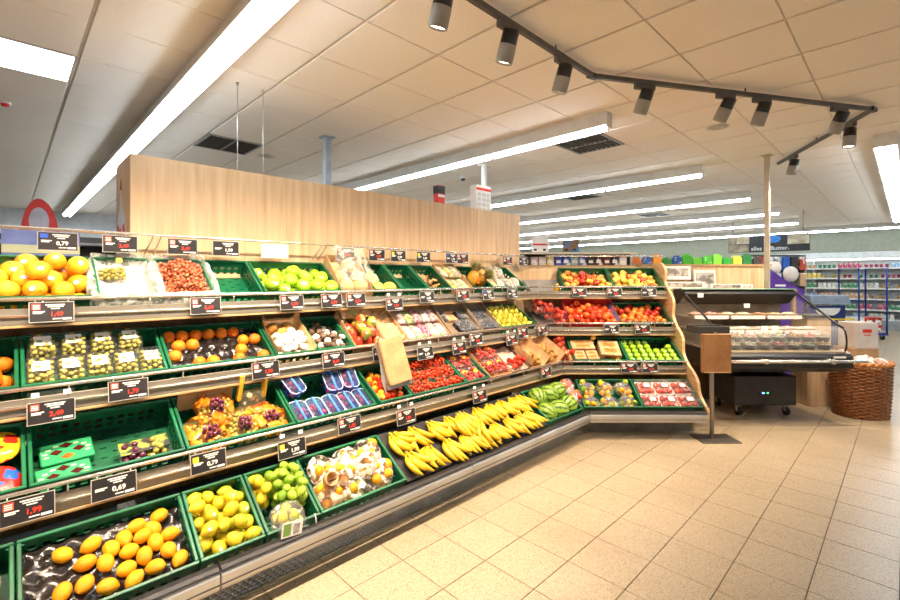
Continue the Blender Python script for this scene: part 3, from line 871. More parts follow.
def ginger_mesh(seed):
    q = random.Random(seed); b = B()
    p = [(-.9, 0, 0), (-.3, .2 * q.uniform(-1, 1), 0), (.3, .25 * q.uniform(-1, 1), .05), (.9, .1, 0)]
    b.tube(p, [.25, .42, .4, .22], 9)
    for k in range(3):
        x = -.5 + k * .5; s = q.choice((-1, 1))
        b.tube([(x, 0, 0), (x + .1, s * .45, .1), (x + .2, s * .75, .1)], [.3, .28, .16], 8)
    return b.mesh('ginger_root', M_ginger)
F_gi = [ginger_mesh(i) for i in range(3)]
def mush_mesh(m):
    return B().lathe([(.0001, -.75), (.34, -.72), (.38, -.2), (.9, -.15), (1, .1), (.86, .5), (.5, .78), (.0001, .86)], 14).mesh('mushroom', m)
F_mu, F_dm = [mush_mesh(M_mush)], [mush_mesh(M_dmush)]

# ---- helpers for packed goods
def heap(n, r, w, d, m, seed, name='grapes', tilt=10, sub=1):
    b = B()
    for x, y, z, rr in pack(n, r, w, d, seed, tilt, iters=60): b.ico((x, y, z), rr, 0, sub)
    return b.mesh(name, m)
def rounded(w, d, rc, n=4):
    pts = []
    for cx, cy, a0 in ((w - rc, rc, -90), (w - rc, d - rc, 0), (rc, d - rc, 90), (rc, rc, 180)):
        for i in range(n + 1):
            a = R(a0 + 90 * i / n); pts.append((cx + rc * math.cos(a), cy + rc * math.sin(a)))
    return pts
def punnet_mesh(w, d, h, m, rc=.015, taper=.9, name='tray', lip=.006):
    """thin moulded tray with tapered sides and a lip"""
    top = rounded(w, d, rc); n = len(top)
    sc = lambda f, z: [((x - w / 2) * f + w / 2, (y - d / 2) * f + d / 2, z) for x, y in top]
    f_lip = 1 + 2 * lip / w
    vs = sc(taper, 0) + sc(1, h) + sc(f_lip, h) + sc(f_lip, h - .004) + sc(.985, h - .002) + sc(taper * .98, .003)
    fs = []
    for k in range(5): fs += [(k * n + i, k * n + (i + 1) % n, (k + 1) * n + (i + 1) % n, (k + 1) * n + i) for i in range(n)]
    fs.append(list(range(n))[::-1]); fs.append([5 * n + i for i in range(n)])
    return B().add(vs, fs, 0, True).mesh(name, m)
def pillow_mesh(w, d, h, seed, m, name='bag', amp=.25, pinch=True, flat=.25, n=26, k=14):
    """lumpy filled bag lying on its back; gathered at the ends"""
    vs = []
    for i in range(k + 1):
        t = i / k; yy = (t - .5) * d
        e = math.sin(PI * min(max(t, .0), 1)) ** .45 if pinch else math.sin(PI * (0.06 + .88 * t)) ** .35
        for j in range(n):
            a = 2 * PI * j / n; c, s = math.cos(a), math.sin(a)
            x = math.copysign(abs(c) ** .75, c) * w / 2 * (.35 + .65 * e if pinch else .8 + .2 * e)
            z = s * h * (.62 if s > 0 else flat) * max(e, .05)
            q = mnoise.noise(Vector((x * 14 + seed * 5.7, yy * 14, z * 14 + seed))) * amp + mnoise.noise(Vector((x * 40 + seed, yy * 40, z * 40))) * amp * .35
            vs.append((x * (1 + q * .35), yy + q * .02, z * (1 + q * 1.2)))
    fs = [(i * n + j, i * n + (j + 1) % n, (i + 1) * n + (j + 1) % n, (i + 1) * n + j) for i in range(k) for j in range(n)]
    fs += [list(range(n))[::-1], [k * n + j for j in range(n)]]
    zmin = min(v[2] for v in vs)
    return B().add([(x, y, z - zmin) for x, y, z in vs], fs, 0, True).mesh(name, m)
def sheet_mesh(w, d, hfun, m, nx=20, ny=14, name='sheet', th=0.002):
    vs = []
    for kk in (0, 1):
        for j in range(ny + 1):
            for i in range(nx + 1):
                x, y = w * i / nx, d * j / ny; vs.append((x, y, hfun(x, y) + kk * th))
    st = nx + 1; o = st * (ny + 1)
    fs = [(j * st + i + 1, j * st + i, (j + 1) * st + i, (j + 1) * st + i + 1) for j in range(ny) for i in range(nx)]
    fs += [tuple(o + q for q in f[::-1]) for f in fs]
    return B().add(vs, fs, 0, True).mesh(name, m)
def card_mesh(w, d, m, name='label', h=.0012): return B().box(0, w, 0, d, 0, h).mesh(name, m)

MLAB = mat('paper_label', 'f6f3ec', 'ffffff', rough=.6, scale=30)
def moulded_tray(w, d, m, pitch=.075, name='moulded_tray'):
    """egg-box like fruit tray with a dimple for every fruit"""
    def hf(x, y):
        j = math.floor(y / pitch); xo = (j % 2) * pitch / 2
        dx = ((x + xo) / pitch) % 1 - .5; dy = (y / pitch) % 1 - .5
        return .026 - .022 * math.exp(-((dx * dx + dy * dy) / .085)) + .004 * math.sin(x * 90) * math.sin(y * 80)
    return sheet_mesh(w, d, hf, m, int(w / .0085), int(d / .0085), name)
M_trayblk = mat('black_tray_foil', '1b1716', '2c2624', rough=.22, spec=.7, scale=20, bump=.4, bscale=50)

# ================================================================== long rack, top row
CA = 'crate'
def CRM(r, x): return row_m(U_MAIN, r, x)
IN = .012
m = CRM(3, -.25); crate(m, .6, 'green crate of large yellow-orange grapefruit at the left end of the top row')
fill(m @ T(IN, IN, .005), pack(36, .050, .57, .365, 3, 20), F_gf, 'grapefruit', 'large yellow-orange citrus fruit in the leftmost top crate', 'orange', 'large citrus fruit in the leftmost top crate', 1, stick=.85, sr=1)
M_film1 = film('crate_liner_film', 'cfd3cc', 'e6e8e2', a1=.36, a2=.75, cover=.5, scale=22)
def rounded_dense(w, d, rc):
    pts = rounded(w, d, rc, 6); out = []
    for a, b in zip(pts, pts[1:] + pts[:1]):
        k = max(1, int(math.hypot(b[0] - a[0], b[1] - a[1]) / .012))
        out += [(a[0] + (b[0] - a[0]) * i / k, a[1] + (b[1] - a[1]) * i / k) for i in range(k)]
    return out
def liner(mtx, w, label, seed):
    """clear plastic crate liner folded out over the rim"""
    vs = []; ring = [(.03, -.10), (.022, -.05), (.014, -.01), (.0, .02), (-.018, .026), (-.034, .004), (-.042, -.036), (-.036, -.085)]
    base = rounded_dense(w, CD, .03); n = len(base)
    cx, cy = w / 2, CD / 2
    for k, (off, z) in enumerate(ring):
        for i, (x, y) in enumerate(base):
            dx, dy = x - cx, y - cy; l = math.hypot(dx, dy)
            q = mnoise.noise(Vector((x * 24 + seed, y * 24, k * .9))) * .014
            q2 = mnoise.noise(Vector((x * 15 - seed, y * 15, k * 2.1))) * (.022 if k >= 3 else .008)
            e = (-off + abs(q) * (1 if k > 1 else -1))
            if y > .3 and k > 2: e = min(e, .004)
            vs.append((x + dx / l * e, y + dy / l * e, CH + z + q2))
    fs = [(k * n + i, k * n + (i + 1) % n, (k + 1) * n + (i + 1) % n, (k + 1) * n + i) for k in range(len(ring) - 1) for i in range(n)]
    return solo('crate_liner', B().add(vs, fs, 0, True).mesh('crate_liner', M_film1), label, 'plastic liner', mtx)
m = CRM(3, .35); crate(m, .3, 'green crate lined with clear film and white paper, nearly sold out, on the top row')
liner(m, .294, 'clear film liner folded over the crate with white paper', 3.3)
solo('paper_sheet', sheet_mesh(.262, .35, lambda x, y: .05 + .05 * (abs(x - .13) / .13) ** 3 + .03 * (y / .35) ** 2 + .022 * mnoise.noise(Vector((x * 22, y * 16, 2))) + .01 * mnoise.noise(Vector((x * 60, y * 50, 4))), mat('grey_white_tissue', 'b9b5ac', 'd2cec5', rough=.8), 30, 30), 'crumpled white paper in the film-lined crate with few grapes left', 'paper', m @ T(.016, .018, .006))
def bunch(name, label, group, mtx, n, r, w, d, mt, seed):
    t = thing(name, label, 'grapes', mtx, group)
    part('grapes', heap(n, r, w, d, mt, seed), t, kind='stuff')
    part('stem', B().tube([(.0, d * .5, r), (w * .4, d * .5, r * 3.6), (w * .8, d * .45, r * 2)], .003, 5).mesh('stem', M_gstem), t)
bunch('grape_bunch', 'last small bunch of yellowish grapes on white paper', None, m @ T(.03, .2, .095), 40, .012, .13, .1, M_grape_g, 5)
solo('yellow_label', card_mesh(.03, .03, M_yel, 'yellow_label'), 'small yellow round label on the leftover grapes', 'label', m @ T(.115, .30, .16) @ RX(25))
m = CRM(3, .65); crate(m, .3, 'green crate lined with film and heaped with red grapes on the top row')
liner(m, .294, 'clear film liner folded over the red grape crate', 8.1)
for k, (x, y, z, n) in enumerate(((.02, .03, .085, 60), (.145, .03, .085, 60), (.02, .18, .105, 64), (.145, .18, .105, 64), (.08, .15, .155, 60), (.08, .06, .135, 50))):
    bunch('red_grape_bunch', 'bunch of red grapes heaped in the film-lined crate', 'red grape bunches in the top row', m @ T(x, y, z), n, .0125, .13, .17, M_grape_r, 20 + k)
m = CRM(3, .95); crate(m, .3, 'empty green crate between the red grapes and the green apples')
m = CRM(3, 1.25); crate(m, .6, 'green crate heaped with large green apples on the top row')
fill(m @ T(IN, IN, .005), pack(27, .052, .57, .365, 11, 20), F_ga, 'green_apple', 'large shiny green apple in the top-row crate', 'apple', 'large green apples on the top row', 2, stick=.25, upright=True)
m = CRM(3, 1.85)
m = tray_box(m, .29, .38, .17, 'brown cardboard box of pale melons under loose clear film', hf=.08)
ps = pack(7, .062, .27, .36, 14, 20)
fill(m @ T(.01, .01, .006), ps, F_pm, 'pale_melon', 'pale round melon under film in the brown box', 'melon', 'pale melons in the brown box', 3)
solo('film_bag', sheet_mesh(.30, .36, lambda x, y: .15 + .035 * math.sin(x * 22) * math.sin(y * 17 + .5) + .09 * (y / .36) ** 2 + .02 * mnoise.noise(Vector((x * 25, y * 25, 1))), film('loose_film', 'd8d2c6', 'ece8de', a1=.07, a2=.30, cover=.45, scale=26)), 'loose clear film bag pulled over the pale melons', 'plastic bag', m @ T(-.005, -.01, .03))
m = CRM(3, 2.15); crate(m, .3, 'green crate with a few yellow melons on the top row')
fill(m @ T(IN, IN, .005), [(.07, .075, .07, .068), (.205, .075, .07, .066), (.09, .21, .07, .068)], F_ml, 'yellow_melon', 'yellow netted melon in a half-empty green crate', 'melon', 'yellow melons on the top row', 4)
m = CRM(3, 2.45); crate(m, .3, 'empty green crate right of the yellow melons')
m = CRM(3, 2.75); crate(m, .3, 'green crate of ginger roots on the top row')
fill(m @ T(IN, IN, .002), pack(34, .031, .27, .35, 21, 20), F_gi, 'ginger_root', 'knobbly ginger root in the top-row crate', 'ginger', 'ginger roots in the top-row crate', 5)
m = CRM(3, 3.05); m = tray_box(m, .29, .38, .12, 'brown cardboard tray of wrapped vegetable packs on the top row', hf=.09)
FP = [film('pack_print_yellow', 'd0b83a', 'cfc6a8', a1=.5, a2=.95, scale=18), film('pack_print_green', '7fa52e', 'cfcab8', a1=.5, a2=.95, scale=18), film('pack_print_pink', 'b81f72', 'd2c6bc', a1=.75, a2=.98, scale=30), film('pack_print_white', 'c9c3ba', 'dcd7cf', a1=.6, a2=.9, scale=24)]
for k in range(6):
    solo('wrapped_vegetables', pillow_mesh(.085, .17, .06, 40 + k, FP[k % 2], amp=.15, pinch=False), 'small film-wrapped pack of yellow and green vegetables', 'vegetable pack', m @ T(.055 + (k % 3) * .092, .1 + (k // 3) * .18, .035 + .03 * (k // 3)), 'wrapped vegetable packs on the top row')
m = CRM(3, 3.35); crate(m, .3, 'green crate holding two pineapples on the top row')
m = m @ T(0, 0, 0.03)
def pineapple(mtx, label, seed):
    t = thing('pineapple', label, 'pineapple', mtx, 'pineapples on the top row')
    def hf(p):
        x, y, z = p; a = math.atan2(y, x); rr = math.hypot(x, y)
        q = 1 + .10 * abs(math.sin(a * 6 + z * 70)) * abs(math.sin(a * 6 - z * 70))
        return (x * q, y * q, z)
    part('fruit', B().lathe([(.0001, -.085), (.03, -.083), (.046, -.07), (.056, -.04), (.06, 0), (.056, .04), (.045, .068), (.025, .082), (.0001, .085)][0:1] + [(.06 * math.sin(PI * (.1 + .8 * i / 24)) ** .6, -.085 + .17 * i / 24) for i in range(25)] + [(.0001, .085)], 48, fn=hf).mesh('fruit', mat('pineapple_skin', 'a8701c', 'd99f2c', rough=.5, scale=60)), t)
    q = random.Random(seed); b = B()
    for k in range(46):
        ring = k / 46; a = k * 2.4; L = .07 + .07 * ring; out = .055 * (1 - ring) + .012
        dx, dy = math.cos(a), math.sin(a)
        p0 = Vector((dx * .018, dy * .018, .078)); p1 = p0 + Vector((dx * out * .6, dy * out * .6, L * .6)); p2 = p0 + Vector((dx * out * 1.5, dy * out * 1.5, L * .95))
        s = Vector((-dy, dx, 0)) * .009
        b.add([p0 - s, p0 + s, p1 + s * .9, p1 - s * .9, p2, p0 + Vector((dx, dy, 0)) * .003, p1 + Vector((dx, dy, -.3)) * .004], [(0, 1, 2, 3), (3, 2, 4), (5, 1, 0), (0, 3, 6, 5), (5, 6, 2, 1), (3, 4, 6), (6, 4, 2)], 0)
    part('leaf_crown', b.mesh('leaf_crown', mat('pineapple_leaf', '6b6a3a', 'a39a63', rough=.6, scale=20)), t, kind='stuff')
    part('paper_tag', card_mesh(.05, .06, mat('orange_paper', 'e8731c', 'f08a33', rough=.6), 'paper_tag', .002), t, T(-.025, -.068, -.03) @ RX(85))
pineapple(m @ T(.08, .13, .125) @ RX(-20) @ RY(6) @ RZ(20), 'pineapple standing upright on the left, with orange tag', 1)
pineapple(m @ T(.205, .14, .10) @ RX(28) @ RY(8), 'pineapple leaning back on the right, leaves towards the header', 2)
m = CRM(3, 3.65); crate(m, .6, 'green crate of net-bagged garlic at the right end of the long top row')
m = m @ T(0, 0, 0.05)
M_net = film('white_net', 'b8b0a2', 'd3ccc0', a1=.55, a2=.95, cover=.6, scale=30)
M_brnp = film('brown_net', 'c99a5a', 'e4c592', a1=.6, a2=.95, cover=.6, scale=24)
for k in range(7):
    solo('garlic_net', pillow_mesh(.11, .2, .075, 60 + k, M_net if k not in (0, 4) else M_brnp, amp=.35), ['white net of garlic bulbs in the crate right of the pineapples', 'brown net of shallots lying among the white garlic nets'][k in (0, 4)], 'garlic net', m @ T(.08 + (k % 4) * .145, .12 + (k // 4) * .17, .03 + (k // 4) * .025) @ RZ(rd.uniform(-25, 25)), 'garlic nets on the top row')

# ================================================================== long rack, second row
m = CRM(2, -.55); crate(m, .6, 'green crate of oranges at the left edge of the second row')
fill(m @ T(IN, IN, .005), pack(44, .042, .57, .365, 31, 15), F_or, 'orange', 'orange in the crate at the left edge of the second row', 'orange', 'oranges at the left edge of the second row', 6)
m = CRM(2, .05); crate(m, .6, 'green crate of white grape boxes on the second row')
m = m @ T(0, 0, 0.045)
PG = punnet_mesh(.108, .15, .06, M_clear, name='clear_box'); PGL = B().prism(rounded(.112, .154, .015), .06, .102).mesh('clear_lid', M_clear, bevel=.006)
def grape_box(mtx, label, group, seed, mt, lab=True):
    t = thing('grape_box', label, 'grape box', mtx, group)
    part('clear_box', PG, t); part('clear_lid', PGL, t, T(-.002, -.002, 0))
    part('grapes', heap(72, .0135, .1, .14, mt, seed), t, T(.004, .005, .004), kind='stuff')
    if lab:
        l = part('label', card_mesh(.066, .065, MLAB), t, T(.02, .05, .1035)); part('label_print', card_mesh(.022, .016, FPG, 'label_print', .0005), l, T(.01, .02, .0013))
FPG = mat('label_green', '6d9a3c', '9cc06a', rough=.6)
FPO = mat('label_orange', 'd96a28', 'e98a4a', rough=.6)
for k in range(9):
    c = k - 4
    x, y, z = (.03 + k * .122, .215, .018) if k < 4 else (.018 + c * .1135, .03, .01)
    grape_box(m @ T(x, y, z) @ RX(6), 'clear box of white grapes with white label', 'white grape boxes on the second row', 70 + k, M_grape_g)
m = CRM(2, .65); crate(m, .6, 'green crate of oranges on a black dimpled tray in the second row')
m = m @ T(0, 0, 0.05)
solo('moulded_tray', moulded_tray(.565, .36, M_trayblk, .075), 'black dimpled tray under the loose second-row oranges', 'tray', m @ T(.014, .014, .008))
TR2 = [(1, 0), (0, 1), (0, 2), (1, 3), (0, 3), (2, 3), (3, 3), (4, 3), (5, 3), (5, 2), (6, 2), (4, 0), (6, 0), (2, 0), (5, 1), (1, 2)]
for (i, j) in TR2:
    fill(m @ T(.014, .014, .008), [(.04 + i * .075 + (.0 if j % 2 else .037), .045 + j * .09 - (.01 if j else 0), .046, .037)], F_or, 'orange', 'orange sitting in a hollow of the black second-row tray', 'orange', 'oranges on the black second-row tray', 80 + i * 7 + j)
m = CRM(2, 1.25); crate(m, .3, 'small green crate of white mushrooms in front of brown ones')
m = m @ T(0, 0, 0.035)
solo('paper_liner', sheet_mesh(.27, .365, lambda x, y: .01 + .12 * (abs(x - .135) / .135) ** 10 + .10 * max(0, (y - .3) / .065) ** 2 + .004 * math.sin(x * 60 + y * 50), M_kraft), 'brown paper liner in the white mushroom crate', 'paper', m @ T(.012, .012, .006))
fill(m @ T(.02, .02, .02), pack(30, .03, .25, .24, 33, 15), F_mu, 'white_mushroom', 'large white mushroom in the small second-row crate', 'mushroom', 'white mushrooms on the second row', 9, upright=True)
fill(m @ T(.03, .27, .09), [(.05, .03, .0, .042), (.16, .03, .0, .042), (.1, -.03, .01, .035)], F_po, 'brown_mushroom', 'tan mushroom cap behind the white mushrooms', 'mushroom', 'tan mushroom caps on the second row', 10)
m = CRM(2, 1.55); crate(m, .3, 'small green crate of dark brown mushrooms in the second row')
fill(m @ T(IN, IN, .006), pack(66, .027, .27, .365, 34, 15), F_dm + F_dm + F_mu, 'mushroom', 'dark brown or pale mushroom in the small second-row crate', 'mushroom', 'brown mushrooms on the second row', 11, upright=False)
m = CRM(2, 1.85); m = tray_box(m, .28, .38, .13, 'cardboard tray of red-green mangoes lined with brown paper', hf=.07)
fill(m @ T(.008, .01, .007), pack(17, .045, .26, .36, 35, 15), F_mg, 'mango', 'red and green mango in the cardboard tray', 'mango', 'mangoes on the second row', 12, stick=.4)
solo('paper_liner', sheet_mesh(.27, .1, lambda x, y: .1 + .05 * y / .1 + .02 * mnoise.noise(Vector((x * 20, y * 30, 5))), M_kraft), 'crumpled brown paper behind the mangoes', 'paper', m @ T(.005, .27, .02))
m = CRM(2, 2.14); m = tray_box(m, .21, .38, .13, 'brown cardboard tray behind the hanging paper-bag holder', hf=.08)
solo('crumpled_paper', sheet_mesh(.19, .35, lambda x, y: .06 + .05 * mnoise.noise(Vector((x * 22, y * 22, 3))) + .06 * y, M_kraft), 'crumpled brown paper filling the tray behind the bag holder', 'paper', m @ T(.01, .015, .01))
m = CRM(2, 2.36); m = tray_box(m, .485, .38, .11, 'wide cardboard tray of pink and green wrapped packs', hf=.07)
for k in range(10):
    solo('wrapped_salad', pillow_mesh(.09, .165, .07, 90 + k, FP[(2, 1, 2, 3, 2)[k % 5]], amp=.2, pinch=False), 'film-wrapped pack with pink and green print on the second row', 'salad pack', m @ T(.055 + (k % 5) * .093, .095 + (k // 5) * .18, .03 + .03 * (k // 5)) @ RZ(rd.uniform(-6, 6)), 'pink and green packs on the second row')
solo('green_packet_row', B().box(0, .3, 0, .02, 0, .05).mesh('green_packet_row', mat('green_card', '5cae35', '7cc64f', rough=.5), bevel=.006), 'bright green pack edge lying in front of the wrapped salads', 'pack', m @ T(.1, .008, .03) @ RX(-20))
M_drk = film('dark_film', '2c2a30', '5b5a63', a1=.75, a2=.95, scale=26)
M_wboard = wood('thin_crate_wood', '7d6a55', 'a08b72', axis='y')
def wood_tray(mtx, w, label):
    return tray_box(mtx, w, .38, .12, label, m=M_wboard, name='wooden_tray', t_=.009, hf=.05)
def dark_punnet(mtx, label, group, seed):
    t = thing('berry_punnet', label, 'berry punnet', mtx, group)
    part('tray', punnet_mesh(.115, .16, .045, M_clear), t)
    part('berries', heap(52, .011, .105, .15, mat('dark_berry', '1f1d2b', '3b3a4d', rough=.45, scale=30), seed), t, T(.005, .005, .003), kind='stuff')
    part('film_lid', sheet_mesh(.118, .163, lambda x, y: .05 + .004 * mnoise.noise(Vector((x * 60, y * 60, seed))), film('clear_lid_film', 'b9bec6', 'd0d4da', a1=.05, a2=.28, cover=.35, scale=40), 8, 8), t)
m = CRM(2, 2.86); m = wood_tray(m, .42, 'thin wooden tray of dark berry punnets, half empty')
part_l = 'clear punnet of dark berries in the wider wooden tray'
for k, (x, y) in enumerate(((.15, .02), (.27, .02), (.28, .2), (.02, .2))): dark_punnet(m @ T(x, y, .01), part_l, 'dark berry punnets in the wider wooden tray', 110 + k)
solo('folded_carton', B().box(0, .12, 0, .1, 0, .03).box(0, .12, .09, .1, .03, .06).mesh('folded_carton', M_card, bevel=.003), 'folded piece of carton lying between the dark berry punnets', 'carton', m @ T(.14, .21, .012))
m = CRM(2, 3.29); m = wood_tray(m, .285, 'narrow wooden tray of dark berry punnets beside the pears')
for k in range(4): dark_punnet(m @ T(.02 + (k % 2) * .127, .02 + (k // 2) * .178, .01), 'clear punnet of dark berries in the narrow wooden tray', 'dark berry punnets in the narrow wooden tray', 120 + k)
m = CRM(2, 3.58); crate(m, .6, 'green crate of yellow pears in neat rows on the second row')
m = m @ T(0, 0, 0.05)
for i in range(6):
    for j in range(5):
        fill(m, [(.055 + i * .094, .05 + j * .072, .052 + .004 * j, .036)], F_pe, 'pear', 'yellow-green pear standing in a row in the green crate', 'pear', 'pears on the second row', 130 + i * 5 + j, upright=True)
def fruit_bag(mtx, w, d, n, r, meshes, fm, label, group, seed, name='fruit_bag'):
    """film bag of fruit: the fruit inside shows through the film"""
    t = thing(name, label, 'fruit bag', mtx, group)
    b = random.Random(seed)
    for (x, y, z, rr) in pack(n, r, w * .8, d * .8, seed, 8, iters=60):
        part('fruit', meshes[b.randrange(len(meshes))], t, T(x - w * .4, y - d * .4, z) @ rrot(b) @ SC(rr * .98))
    part('film', pillow_mesh(w * 1.06, d * 1.14, r * 4.4, seed, fm, 'film', amp=.3, n=40, k=26), t, T(0, 0, -.002))
M_fbag = film('red_print_film', 'd2301f', 'efe2da', a1=.08, a2=.8, cover=.33, scale=24)
for k in range(3):
    fruit_bag(row_m(U_CORN, 2, -.10) @ T(-.02 - k * .10, .11 + k * .11, .06) @ RZ(10), .17, .2, 10, .034, F_ra, M_fbag, 'film bag of red apples in the angle between the racks', 'apple bags in the rack angle', 140 + k)

# ================================================================== long rack, third row
m = CRM(1, -.53); crate(m, .6, 'green crate of colourful fruit packs at the left edge of the third row')
m = m @ T(0, 0, 0.04)
M_cb = [mat('pack_blue_red', '2f62c8', 'd93024', scale=17, lo=.49, hi=.52, rough=.2, detail=1), mat('pack_red_yellow', 'c92c1c', 'f0bd26', scale=17, lo=.49, hi=.52, rough=.2, detail=1)]
for k in range(6):
    solo('fruit_pack', pillow_mesh(.185, .18, .05, 150 + k, M_cb[k % 2], amp=.3), 'shiny pack printed blue, red and yellow at the left edge', 'fruit pack', m @ T(.1 + (k % 3) * .195, .1 + (k // 3) * .18, .03 + (k // 3) * .03), 'colourful packs at the left edge of the third row')
m = CRM(1, .07); crate(m, .6, 'nearly empty green crate in the third row with two green boxes and a grape punnet')
M_gbox = mat('green_carton', '23975a', '35ab6c', rough=.45, scale=4)
M_win = mat('dark_window', '3a1616', '52201c', rough=.15)
M_gp = mat('pale_print', 'b9d9a6', 'd9e8c4', rough=.5)
def green_box(mtx, label):
    t = thing('fruit_carton', label, 'fruit box', mtx, 'green fruit boxes in the third row')
    part('carton', B().box(0, .2, 0, .125, 0, .045).mesh('carton', M_gbox, bevel=.004), t)
    for i, (x, y) in enumerate(((.1, .1), (.06, .065), (.145, .065), (.1, .03))):
        part('window', B().prism([(x - .026, y), (x, y - .018), (x + .026, y), (x, y + .018)], .0452, .0465).mesh('window', M_win if i < 3 else mat('amber_window', 'b3541c', 'd27a2c', rough=.2)), t)
    for k in range(9):
        a = R(-20 + k * 27.5); x, y = .1 + .082 * math.cos(a), .06 + .047 * math.sin(a)
        part('print_mark', B().prism(rounded(.02, .01, .004), .0452, .0462).mesh('print_mark', M_gp), t, T(x - .01, y - .005, 0))
green_box(m @ T(.045, .165, .012) @ RZ(3), 'green fruit box with dark diamond windows, the one farther back')
green_box(m @ T(.03, .03, .006) @ RZ(4), 'green fruit box with dark diamond windows, at the front of the crate')
t = thing('grape_punnet', 'clear punnet of mixed dark and white grapes alone in the big green crate', 'grape punnet', m @ T(.34, .03, .006) @ RZ(3) @ SC(1.25))
part('clear_box', punnet_mesh(.17, .12, .055, M_clear, name='clear_box'), t)
part('white_grapes', heap(26, .0135, .078, .11, M_grape_g, 161), t, T(.085, .005, .004), kind='stuff')
part('dark_grapes', heap(26, .0135, .078, .11, M_grape_d, 162), t, T(.005, .005, .004), kind='stuff')
l = part('label_band', B().box(0, .172, .055, .122, .056, .06).mesh('label_band', mat('fruit_print', '2c2320', '8d9a3a', rough=.4, scale=26, lo=.45, hi=.55)), t)
m = CRM(1, .67); crate(m, .6, 'green crate of orange-printed grape bags in the third row')
m = m @ T(0, 0, 0.04)
solo('brown_board', B().box(0, .3, 0, .006, 0, .13).mesh('brown_board', M_kraft), 'piece of brown board standing behind the orange grape bags', 'board', m @ T(.03, .355, .02) @ RX(-6))
M_obag = film('orange_print_film', 'e06a12', 'f0902c', a1=.07, a2=.95, cover=.46, scale=15)
M_cbag = film('clear_bag_yellow', 'dfae2e', 'f2e6c8', a1=.07, a2=.7, cover=.3, scale=15)
def grape_bag(mtx, w, d, fm, label, seed, dark):
    t = thing('grape_bag', label, 'grape bag', mtx, 'grape bags in the third row')
    part('grapes', heap(95, .0135, w * .86, d * .8, M_grape_g, seed), t, T(-w * .43, -d * .4, .004), kind='stuff')
    if dark: part('dark_grapes', heap(22, .0135, w * .4, d * .3, M_grape_d, seed + 50), t, T(-w * .2, -d * .3, .05), kind='stuff')
    part('film', pillow_mesh(w * 1.06, d * 1.12, .10, seed, fm, 'film', amp=.38, n=44, k=30), t, T(0, 0, .006))
grape_bag(m @ T(.13, .11, .008) @ RZ(8), .21, .24, M_obag, 'clear grape bag with orange print, leftmost in its crate', 171, True)
grape_bag(m @ T(.20, .25, .05) @ RZ(-12), .2, .22, M_obag, 'clear grape bag with orange print lying farther back', 172, True)
grape_bag(m @ T(.32, .12, .008) @ RZ(-6), .18, .24, M_cbag, 'clear grape bag with pale yellow print in the middle of its crate', 173, True)
grape_bag(m @ T(.47, .13, .01) @ RZ(5), .21, .25, M_obag, 'clear grape bag with orange print, rightmost in its crate', 174, True)
t = thing('grape_carry_bag', 'upright clear carry bag with yellow handles behind the orange bags', 'grape bag', m @ T(.43, .3, .02))
part('film', pillow_mesh(.17, .2, .09, 175, M_cbag, 'film', amp=.2), t, T(0, 0, .02) @ RX(60))
part('handle', B().box(-.09, -.065, -.02, .02, .05, .23).mesh('handle', mat('yellow_film', 'f3c425', 'f9d750', rough=.3), bevel=.005), t, RX(-10))
part('handle', B().box(.06, .085, -.02, .02, .05, .2).mesh('handle', MATS['yellow_film'], bevel=.005), t, RX(-10))
m = CRM(1, 1.27); PLC = crate(m, .6, 'green crate of blue plum punnets in the third row')
m = m @ T(0, 0, 0.045)
M_bluep = mat('blue_clear_plastic', '2e4fc0', '5a78d8', rough=.1, alpha=.15)
M_bluebar = mat('blue_handle', '2a66d6', '5590ee', rough=.3)
F_pl = [fruit('plum', mat('plum_skin', 'a8304c', '40284e', rough=.3, rnd=.8, scale=2), 'citrus', seed=1, n=10, k=7)]
PB = punnet_mesh(.115, .17, .06, M_bluep, rc=.035, taper=.85)
PBL = B().prism(rounded(.115, .17, .035), .06, .078).mesh('lid', mat('pale_blue_lid', '7f97e0', 'a9baf0', rough=.06, alpha=.05), bevel=.012, seg=2)
PBH = B().box(.05, .065, -.004, .174, .072, .082).box(.05, .065, -.004, .0, .02, .08).box(.05, .065, .17, .174, .02, .08).mesh('handle', M_bluebar, bevel=.002)
_rr = rounded(.119, .174, .036); PBR = B().tube([(x - .002, y - .002, .068) for x, y in _rr + _rr[:2]], .0035, 5).mesh('rim', mat('pale_rim', 'b9c6ee', 'd6def6', rough=.2))
def plum_punnet(mtx, label, seed):
    t = thing('plum_punnet', label, 'plum punnet', mtx, 'blue plum punnets in the third row')
    part('tray', PB, t); part('lid', PBL, t); part('handle', PBH, t); part('rim', PBR, t)
    q = random.Random(seed)
    for (x, y, z, r) in pack(9, .0205, .098, .15, seed, 8, 60): part('plum', F_pl[0], t, T(x + .008, y + .01, z + .003) @ rrot(q) @ SC(r))
for k in range(5): plum_punnet(m @ T(.012 + k * .1165, .02, .008), 'blue clear punnet of dark plums in the front row', 180 + k)
for k, (x, rz) in enumerate(((.04, 14), (.30, -5), (.43, -8))): plum_punnet(m @ T(x, .205, .03 + (.04 if k == 0 else .02)) @ RZ(rz) @ RX(10), ['blue clear punnet of plums lying alone on top at the left', 'blue clear punnet of plums in the back row, second from right', 'blue clear punnet of plums at the back right corner'][k], 190 + k)
part('white_clip', B().ball((0, 0, 0), .02).mesh('white_clip', M_white), PLC, T(.575, .37, .15), label='white round clip')
m = CRM(1, 1.87) @ T(.0, -.02, .03); crate(m, .3, 'small green crate of mixed yellow and red tomatoes under the bag holder')
fill(m @ T(IN, IN, .005), pack(80, .026, .27, .365, 41, 14), F_mt, 'small_tomato', 'small yellow, orange or red tomato in the little crate', 'tomato', 'mixed tomatoes under the bag holder', 14)
m = CRM(1, 2.2); crate(m, .6, 'green crate of cherry tomato punnets in the third row')
m = m @ T(0, 0, 0.07)
